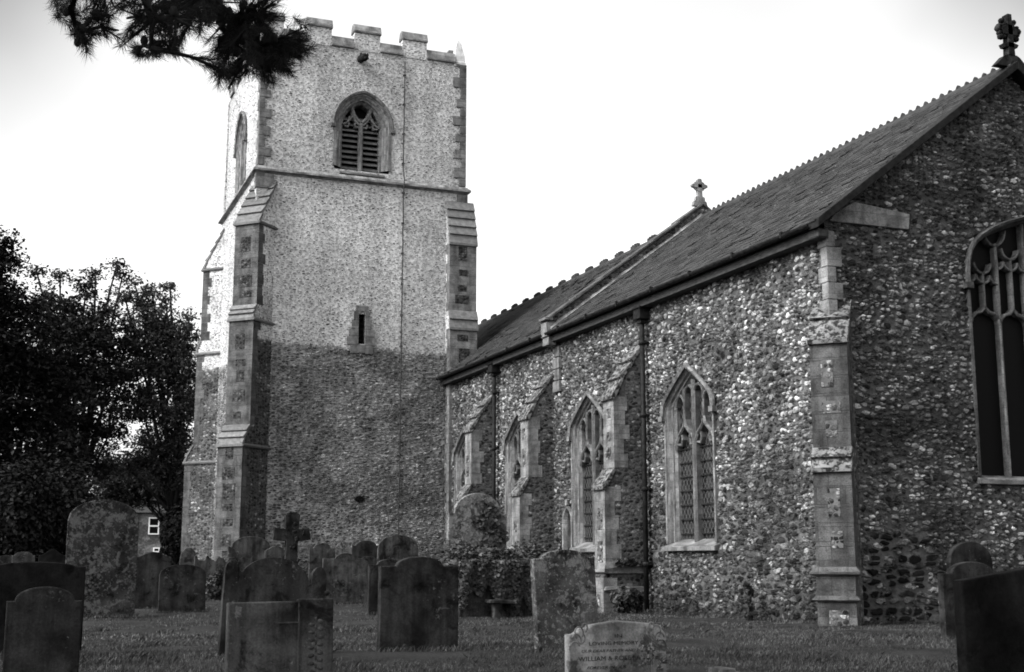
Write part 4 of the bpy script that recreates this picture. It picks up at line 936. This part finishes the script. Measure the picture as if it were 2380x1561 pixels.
bush('ivy_bush', 'low ivy clump between the tall lichen stone and the plain dark one', 338, 1388, 24, 14, None, 2000, .075, 'ivy_leaf', 'ivy clump')
bush('ivy_bush', 'ivy clump at the foot of the buttress beside the downpipe', 1458, 1386, 46, 24, 26.9, 3000, .075, 'ivy_leaf', 'ivy clump')
bush('weed_plant', 'straggly plant growing up the chancel wall', 1742, 1380, 12, 58, 22.6, 1500, .05, 'ivy_leaf', 'plant')
# brick house far behind
def house():
    Y = 105.; p = onY(375, 1290, Y); b = V((p.x, Y, -.5)); th = thing('brick_house', b, 'brick house with white sash windows far behind between trees and tower', 'house')
    x0 = onY(245, 1250, Y).x; x1 = onY(520, 1250, Y).x; zt_ = onY(370, 1190, Y).z; mb = MB(); mb.box(((x0+x1)/2, Y+4, (zt_-.5)/2), ((x1-x0)/2, 4, (zt_+.5)/2)); mb.build('wall', 'brick_wall', th)
    mb = MB(); A = [V((x0-.3, Y-.4, zt_-.05)), V((x0-.3, Y+4, zt_+3.3)), V((x0-.3, Y+8.4, zt_-.05))]; mb.prism(A, [a+V((x1-x0+.6, 0, 0)) for a in A]); mb.build('roof', 'slate', th)
    for (a, c, d, e, mid) in ((346, 369, 1202, 1242, 1), (356, 371, 1272, 1283, 0)):
        A = onY(a, d, Y-.05); B = onY(c, e, Y-.05); cx, cz = (A.x+B.x)/2, (A.z+B.z)/2; hx, hz = (B.x-A.x)/2, (A.z-B.z)/2; mb = MB(); t = .09
        for s in (-1, 1): mb.box((cx+s*(hx-t/2), Y-.06, cz), (t/2, .06, hz)); mb.box((cx, Y-.062, cz+s*(hz-t/2)), (hx-t, .058, t/2))
        if mid: mb.box((cx, Y-.058, cz), (hx-t, .05, t*.6))
        w = mb.build('window', 'white_paint', th); mb = MB(); mb.box((cx, Y-.02, cz), (hx-t, .01, hz-t)); mb.build('pane', 'dark_glass', w)
house()

# ------------------------------------------------------------------ ivy grown tomb
def tomb():
    c = onG(1160, 1432); z0 = c.z; Y0, Y1 = c.y-.1, c.y+.95; k = lambda px: onY(px, 1350, Y0).x; x0, x1 = k(1068), k(1252)
    th = thing('chest_tomb', (c.x, (Y0+Y1)/2, z0), 'chest tomb overgrown with ivy in front of the nave wall', 'tomb')
    zt_ = onY(1160, 1312, Y0).z; mb = MB(); mb.box(((x0+x1)/2, (Y0+Y1)/2, (zt_+z0)/2-.05), ((x1-x0)/2, (Y1-Y0)/2, (zt_-z0)/2+.05)); mb.build('chest', 'grave_mid', th, .01)
    mb = MB(); mb.prism([V((x0-.08, Y0-.1, zt_-.02)), V((x1+.08, Y0-.1, zt_+.05)), V((x1+.08, Y0-.1, zt_+.14)), V((x0-.08, Y0-.1, zt_+.07))], [V((x0-.08, Y1+.05, zt_+.06)), V((x1+.08, Y1+.05, zt_+.10)), V((x1+.08, Y1+.05, zt_+.2)), V((x0-.08, Y1+.05, zt_+.15))]); mb.build('lid_slab', 'grave_lichen', th, .015)
    # ivy: over the lid, hanging down the front in a ragged curtain
    P, N = [], []
    for i in range(17000):
        u = random.random(); x = x0-.12+(x1-x0+.24)*u; t = random.random()
        f = .5+.5*math.sin(u*9.2+1.)*math.sin(u*23)
        if t < .34:
            y = random.uniform(Y0-.15, Y1+.1); z = zt_+.06+.08*u+random.random()*(.10+.26*max(0, math.sin(u*7.5+.4))**2*(.4+.6*math.sin(y*4)**2)+.18*f); n = (0, -.3, 1)
            if math.sin(x*5.1+y*6.) > .25 and random.random() < .85: continue
        else:
            d = random.random()**.8*(zt_-z0)*(.72+.5*f if u > .55 else .42+.5*f); y = Y0-.04-random.random()*(.12+.34*f)*max(.2, 1-d*.6); z = zt_+.1-d; n = (0, -1, .5)
        P.append((x, y, max(z, z0+.02))); N.append(n)
    iv = leaves('ivy', np.array(P), np.array(N), .062, 'ivy_leaf', None, (c.x, Y0, zt_), True); tag(iv, 'ivy draped over the lid and front of the chest tomb', 'ivy')
    # broken ledge in front
    Yl = Y0-.35; a, b_ = onY(1132, 1403, Yl), onY(1197, 1403, Yl); mb = MB()
    t = thing('stone_ledge', ((a.x+b_.x)/2, Yl, z0), 'stone slab on a short pillar under the ivy of the tomb', 'stone slab')
    mb.prism([V((a.x, Yl-.16, a.z+.02)), V((b_.x, Yl-.16, a.z-.01)), V((b_.x, Yl-.16, a.z+.07)), V((a.x+.03, Yl-.16, a.z+.09))], [V((a.x, Yl+.2, a.z+.02)), V((b_.x, Yl+.2, a.z-.01)), V((b_.x, Yl+.2, a.z+.07)), V((a.x+.03, Yl+.2, a.z+.09))]); mb.build('slab', 'grave_mid', t, .01)
    p0, p1 = onY(1147, 1440, Yl), onY(1163, 1440, Yl); mb = MB(); mb.loft([[V((xx, yy, z)) for xx, yy in ((p0.x-e, Yl-.08), (p1.x+e, Yl-.08), (p1.x+e, Yl+.1), (p0.x-e, Yl+.1))] for z, e in ((z0-.1, .02), (z0+.1, .0), (a.z+.015, .03))], True, True); mb.build('pillar', 'grave_mid', t, .008)
    # ivy on the tall stone behind
    g = gP.location; c2, W2, H2 = place(1039, 1174, 1425, 1146); P, N = [], []
    for i in range(4200):
        u = random.random(); v = random.random(); x = (u-.5)*W2
        edge = .0+.10*math.sin(v*13)+.06*math.sin(v*31)
        top = 1-.17+.17*math.sqrt(max(0, 1-((u-.5)/.4)**2)) if abs(u-.5) < .4 else .83
        if v > top-.06: continue
        inside = (u > .46+edge and u < .93+edge*.5 and (u > .55 or v < .8)) or (v < .42 and .10+edge < u < .34+edge and random.random() < .8) or v < .14
        if not inside: continue
        if math.sin(u*31)*math.sin(v*27) > .72: continue
        P.append((g.x+x, g.y-.09-random.random()*.07, g.z+v*H2)); N.append((0, -1, .25))
    iv = leaves('ivy', np.array(P), np.array(N), .09, 'ivy_leaf', None, (g.x, g.y-.1, g.z), True); tag(iv, 'ivy climbing the right half of the tall arched gravestone by the nave', 'ivy')
tomb()
# moss and leaves lying on the plinth ledge of the near buttress
zpl = onY(1405, 1308, 27.6).z; P = [(random.uniform(13.35, 14.15), random.uniform(27.5, 27.62), zpl+random.uniform(-.03, .05)+.05*math.sin(i)) for i in range(330)]
iv = leaves('ivy', np.array(P), np.tile((0, -.4, 1.), (330, 1)), .07, 'ivy_leaf', None, (13.8, 27.55, zpl), True); tag(iv, 'thin ivy trailing along the plinth ledge of the buttress by the downpipe', 'ivy')
# dried flowers before the modern stone
def flowers():
    b = V(gS.location)+V((.20, -.22, 0)); th = thing('dried_flowers', b, 'dried flower stems standing before the lettered memorial stone', 'flowers'); mb = MB(); fl = MB(); Q = []; N = []
    for i in range(13):
        a = random.uniform(-.9, .9); hgt = random.uniform(.16, .33); tip = b+V((math.sin(a)*hgt*.55, random.uniform(-.06, .05), hgt)); mb.tube([b+V((random.uniform(-.03, .03), 0, -.03)), b.lerp(tip, .5)+V((0, 0, .05)), tip], [.004, .003, .002], 5)
        for k in range(16): d = inball(1)[0]*.028; Q.append(tuple(np.array(tip)+d)); N.append(tuple(d))
    mb.build('stem', 'dry_flower', th)
    for k in range(0, len(Q), 16): leaves('flower_head', np.array(Q[k:k+16]), np.array(N[k:k+16]), .035, 'dry_flower', th)
flowers()

# ------------------------------------------------------------------ overhanging pine
def pine():
    D0 = 7.2; base = V((-3.0, 5.6, 0)); th = thing('pine_tree', base, 'pine tree whose needled boughs hang into the top left of the picture', 'tree')
    at = lambda px, py, d: EYE+ray(px, py).normalized()*d
    tufts = [(184, 81, 1), (139, 21, 1), (166, 52, 1), (156, 10, 1), (242, 45, 0), (215, 20, 0), (294, 42, 0), (263, 10, 0), (312, 12, 0), (346, 35, 0), (322, 111, 1), (353, 121, 1), (300, 92, 1), (381, 94, 1), (420, 96, 1), (398, 112, 1), (371, 52, 0), (416, 52, 0), (450, 62, 0), (433, 21, 0), (390, 15, 0), (485, 35, 0), (502, 72, 0), (527, 21, 0), (516, 100, 0), (540, 84, 0), (568, 52, 0), (606, 42, 1), (640, 30, 1), (589, 17, 0), (622, 62, 1), (582, 97, 0), (606, 121, 0), (556, 134, 0), (518, 166, 1), (545, 174, 1), (506, 139, 1), (641, 150, 1), (668, 128, 1), (692, 112, 1), (655, 145, 1), (617, 150, 1), (582, 152, 1), (560, 20, 0), (460, 10, 0), (340, 5, 0), (640, 8, 0), (550, 60, 0), (478, 55, 0), (530, 120, 0), (600, 80, 0), (275, 70, 0), (192, 100, 1), (706, 96, 1), (712, 112, 1), (690, 132, 1), (662, 156, 1), (530, 184, 1), (512, 178, 1), (700, 84, 1), (640, 168, 1), (600, 160, 1)]
    hubs = {}; needles = []; mb = MB()
    root = at(-200, -330, 7.0); tr = V((base.x, base.y, 6.6)); main = [tr, at(60, -260, 6.9), at(300, -120, 7.0), at(470, -10, 7.1), at(560, 60, 7.2), at(600, 110, 7.25)]
    mb.tube(main, [.10, .075, .055, .04, .028, .014], 8)
    second = [main[2], at(200, -60, 6.9), at(165, 20, 6.85), at(180, 75, 6.85)]; mb.tube(second, [.04, .03, .018, .008], 7)
    third = [main[2], at(330, -30, 6.8), at(355, 50, 6.8), at(350, 110, 6.8)]; mb.tube(third, [.04, .026, .018, .008], 7)
    hubp = [(V(p)) for L in (main[2:], second[1:], third[1:]) for p in L]
    def tuft(p, dirv, n, L, wd=.0011):
        dirv = dirv.normalized(); a = dirv.cross(V((.3, .2, 1))).normalized(); b_ = dirv.cross(a)
        for i in range(n):
            t = random.random(); o = p-dirv*(.17*t); ang = random.uniform(0, 2*PI); sp = random.uniform(.3, 1.5)
            d = (dirv+(a*math.cos(ang)+b_*math.sin(ang))*sp).normalized(); l = L*random.uniform(.65, 1.1); s = d.cross(V((.37, .93, .1))).normalized()*wd
            m = o+d*l*.55; e = o+d*l+V((0, 0, -.006)); needles.extend([o-s, o+s, m+s, e, m-s])
    for (px, py, big) in tufts:
        d = D0+random.uniform(-.5, .4); p = at(px, py, d); h = min(hubp, key=lambda q_: (q_-p).length); mid = h.lerp(p, .55)+V((0, 0, random.uniform(.0, .06))); mb.tube([h, mid, p], [.014, .009, .005], 6)
        for k in range(3 if big else 4):
            pp = p+V(inball(1)[0])*(.07 if big else .12); dv = (pp-h).normalized()*1.+V((0, 0, -.05))+V(inball(1)[0])*.5; mb.tube([mid, pp], [.006, .003], 5); tuft(pp, dv, 135, .074, .0008)
        if random.random() < .7:
            cc = mid+V(inball(1)[0])*.05; cones = MB(); cones.blob(cc, (.02, .02, .028), 2, .12); cones.build('pine_cone', 'bark', th)
    # unseen crown above the frame, spread wide to shade the foreground
    for i in range(900):
        a = random.uniform(0, 2*PI); r = 7.*random.random()**.6; z = random.uniform(5.6, 6.6)+(1-r/7.)*random.random()*6; p = base+V((math.cos(a)*r, math.sin(a)*r, z)); mid = V((base.x, base.y, z-.6)).lerp(p, .6)
        pp = (p-EYE); f = pp.dot(FW)
        if f > .3 and abs(pp.dot(RT)/f*FL) < 1330 and (780.5-pp.dot(UP)/f*FL) > -160: continue
        if i % 3 == 0: mb.tube([V((base.x, base.y, z-.7)), mid, p], [.045, .03, .01], 5)
        for k in range(7): tuft(p+V(inball(1)[0])*.35, V(inball(1)[0])+(p-base).normalized()*.6, 26, .17, .004)
    mb.build('branch', 'bark', th); 
    npmesh('needles', np.array([tuple(v) for v in needles]), 5, 'needle', th)
    mb = MB(); mb.tube([base-V((0, 0, .2)), base+V((.05, .05, 2)), base+V((-.05, .1, 5)), base+V((0, 0, 7.5)), base+V((.1, 0, 10.8))], [.34, .27, .23, .17, .04], 12); mb.build('trunk', 'bark', th)
pine()

# ------------------------------------------------------------------ ground and grass
def ground():
    a = np.concatenate([[-900, -400, -150, -70], np.arange(-40, 60, .5), [70, 100, 170, 420, 900]]); b = np.concatenate([[-900, -300, -80, -30], np.arange(-10, 70, .5), [80, 110, 180, 420, 1200]])
    X, Y = np.meshgrid(a, b); t = np.clip((Y-14)/7, 0, 1); t = t*t*(3-2*t)
    near = (np.abs(X) < 60) & (Y < 70); Z = -.18*t+near*(.018*np.sin(X*1.3+Y*.7)+.014*np.sin(X*.6-Y*1.9)+rng.normal(0, .008, X.shape))-.012
    nb, na = X.shape; idx = np.arange(na*nb).reshape(nb, na); F = np.stack([idx[:-1, :-1], idx[:-1, 1:], idx[1:, 1:], idx[1:, :-1]], -1).reshape(-1, 4)
    o = npmesh('ground', np.stack([X, Y, Z], -1).reshape(-1, 3), 4, 'ground_soil', None, faces=F, smooth=True); tag(o, None, None, None, 'structure')
    Pn = []
    def area(n, y0, y1, x_l, x_r):
        y = rng.uniform(y0, y1, n); l = x_l(y); r = x_r(y); x = l+(r-l)*rng.random(n); k = ~((x > XS-.02) & (y > YE)) & ~((x > XT) & (y > YT)); return x[k], y[k]
    tl = lambda y: y*math.tan(YAW-.40)-1.5; trr = lambda y: y*math.tan(YAW+.40)+2
    X, Y = [], []
    for n, y0, y1 in ((120000, 8.6, 13), (120000, 13, 18), (100000, 18, 26), (80000, 26, 48)):
        x, y = area(n, y0, y1, tl, trr); X.append(x); Y.append(y)
    nb0 = sum(len(x) for x in X)
    for o_ in [o for o in COL.objects if o.get('category') in ('gravestone', 'grave marker', 'cross')]:
        w_ = o_.dimensions.x; k = int(1000*w_*(1 if o_.location.y < 20 else .5)); x = o_.location.x+rng.uniform(-.55, .55, k)*w_; y = o_.location.y-.06-np.abs(rng.normal(0, .07, k))+(rng.random(k) < .25)*.2; X.append(x); Y.append(y)
    wx = rng.uniform(YE, YT, 9000); X.append(XS-.02-np.abs(rng.normal(0, .12, 9000))); Y.append(wx)
    wx = rng.uniform(XS, XR+1, 6000); X.append(wx); Y.append(YE-.02-np.abs(rng.normal(0, .12, 6000)))
    for _ in range(220):
        y0_ = rng.uniform(9, 24); x0_ = rng.uniform(tl(y0_), trr(y0_)); k = rng.integers(25, 90)
        if (x0_ > XS-.1 and y0_ > YE-.1): continue
        X.append(x0_+rng.normal(0, .06, k)); Y.append(y0_+rng.normal(0, .06, k))
    X = np.concatenate(X); Y = np.concatenate(Y); n = len(X); t = np.clip((Y-14)/7, 0, 1); t = t*t*(3-2*t); Z = -.18*t-.02
    pat = .5+.5*np.sin(X*1.1+np.sin(Y*.9)*1.7)*np.sin(Y*1.4+X*.5); h = (.020+.024*pat)*rng.uniform(.4, 1.5, n); h[nb0:] = rng.uniform(.03, .10, n-nb0); w = np.where(Y < 14, .0022, np.where(Y < 20, .0032, .0055))*rng.uniform(.7, 1.3, n)
    th = rng.uniform(0, 2*PI, n); lean = rng.normal(0, .5, (n, 2))*h[:, None]+np.array((.25, .05))*h[:, None]
    c, s = np.cos(th)*w, np.sin(th)*w
    A = np.stack([X-c, Y-s, Z], -1); B = np.stack([X+c, Y+s, Z], -1); T = np.stack([X+lean[:, 0], Y+lean[:, 1], Z+h], -1)
    M1 = np.stack([X+c*.8+lean[:, 0]*.4, Y+s*.8+lean[:, 1]*.4, Z+h*.6], -1); M0 = np.stack([X-c*.8+lean[:, 0]*.4, Y-s*.8+lean[:, 1]*.4, Z+h*.6], -1)
    g = npmesh('grass', np.stack([A, B, M1, T, M0], 1).reshape(-1, 3), 5, 'grass_blade'); tag(g, 'rough mown churchyard grass between the gravestones', 'grass', None, 'stuff')
ground()
# distant wood closing the view
def wood():
    P = []
    for i in range(900):
        x = random.uniform(-130, 60); y = random.uniform(150, 175); hgt = 7+2.5*math.sin(x*.09)+1.5*math.sin(x*.31); z = random.random()**.7*hgt; P.append((x, y, z))
    P = np.repeat(np.array(P), 26, 0)+inball(900*26)*2.4; N = rng.normal(0, .6, P.shape)+np.array((0, -.3, 1)); o = leaves('distant_wood', P, N, 1.0, 'tree_leaf', None, (-40, 160, 0)); tag(o, 'low dark line of distant wood behind the house', 'wood', None, 'stuff')
wood()
# ------------------------------------------------------------------ light: bright overcast, the sun a soft glow from the south
SUN_EL, SUN_AZ = math.radians(42), math.radians(-98)      # azimuth from +Y towards +X
W = bpy.data.worlds.new('World'); SC.world = W; W.use_nodes = True; nt = W.node_tree; nt.nodes.clear()
sky = nt.nodes.new('ShaderNodeTexSky'); sky.sky_type = 'NISHITA'; sky.sun_disc = False; sky.sun_elevation = SUN_EL; sky.sun_rotation = SUN_AZ % (2*PI); sky.dust_density = 4.; sky.air_density = 1.4
bwn = nt.nodes.new('ShaderNodeRGBToBW'); nt.links.new(sky.outputs[0], bwn.inputs[0])
tc = nt.nodes.new('ShaderNodeTexCoord'); nz = nt.nodes.new('ShaderNodeTexNoise'); nz.inputs['Scale'].default_value = 1.4; nz.inputs['Detail'].default_value = 5; nt.links.new(tc.outputs['Generated'], nz.inputs['Vector'])
mr = nt.nodes.new('ShaderNodeMapRange'); nt.links.new(nz.outputs[0], mr.inputs[0]); mr.inputs[1].default_value = .3; mr.inputs[2].default_value = .7; mr.inputs[3].default_value = .8; mr.inputs[4].default_value = 1.15
mu = nt.nodes.new('ShaderNodeMath'); mu.operation = 'MULTIPLY'; nt.links.new(bwn.outputs[0], mu.inputs[0]); nt.links.new(mr.outputs[0], mu.inputs[1])
def sky_vignette(px, py, r0, r1, lo):  # lens vignette painted into the sky as a dark patch
    global mu
    d = ray(px, py).normalized(); dt = nt.nodes.new('ShaderNodeVectorMath'); dt.operation = 'DISTANCE'; nt.links.new(tc.outputs['Generated'], dt.inputs[0]); dt.inputs[1].default_value = d
    ad = nt.nodes.new('ShaderNodeMath'); ad.operation = 'MULTIPLY_ADD'; nt.links.new(nz.outputs[0], ad.inputs[0]); ad.inputs[1].default_value = .25; nt.links.new(dt.outputs['Value'], ad.inputs[2])
    m_ = nt.nodes.new('ShaderNodeMapRange'); m_.interpolation_type = 'SMOOTHSTEP'; nt.links.new(ad.outputs[0], m_.inputs[0])
    for i_, v_ in enumerate((r0, r1, lo, 1.)): m_.inputs[i_+1].default_value = v_
    m2 = nt.nodes.new('ShaderNodeMath'); m2.operation = 'MULTIPLY'; nt.links.new(mu.outputs[0], m2.inputs[0]); nt.links.new(m_.outputs[0], m2.inputs[1]); mu = m2
sky_vignette(-120, -160, .14, .36, .30); sky_vignette(2520, -160, .14, .30, .42)
bg = nt.nodes.new('ShaderNodeBackground'); bg.inputs[1].default_value = .15; nt.links.new(mu.outputs[0], bg.inputs[0]); wo = nt.nodes.new('ShaderNodeOutputWorld'); nt.links.new(bg.outputs[0], wo.inputs[0])
sl_ = bpy.data.lights.new('sun', 'SUN'); sl_.energy = 1.5; sl_.angle = math.radians(25); so = bpy.data.objects.new('sun', sl_); COL.objects.link(so)
dv = V((math.sin(SUN_AZ)*math.cos(SUN_EL), math.cos(SUN_AZ)*math.cos(SUN_EL), math.sin(SUN_EL))); so.rotation_euler = dv.to_track_quat('Z', 'Y').to_euler(); so.location = (-20, 0, 30)
SC.view_settings.view_transform = 'Standard'; SC.view_settings.look = 'None'; SC.view_settings.exposure = 1.5; SC.view_settings.gamma = 1
SC.cycles.filter_width = 1.8; SC.cycles.max_bounces = 6; SC.cycles.diffuse_bounces = 3
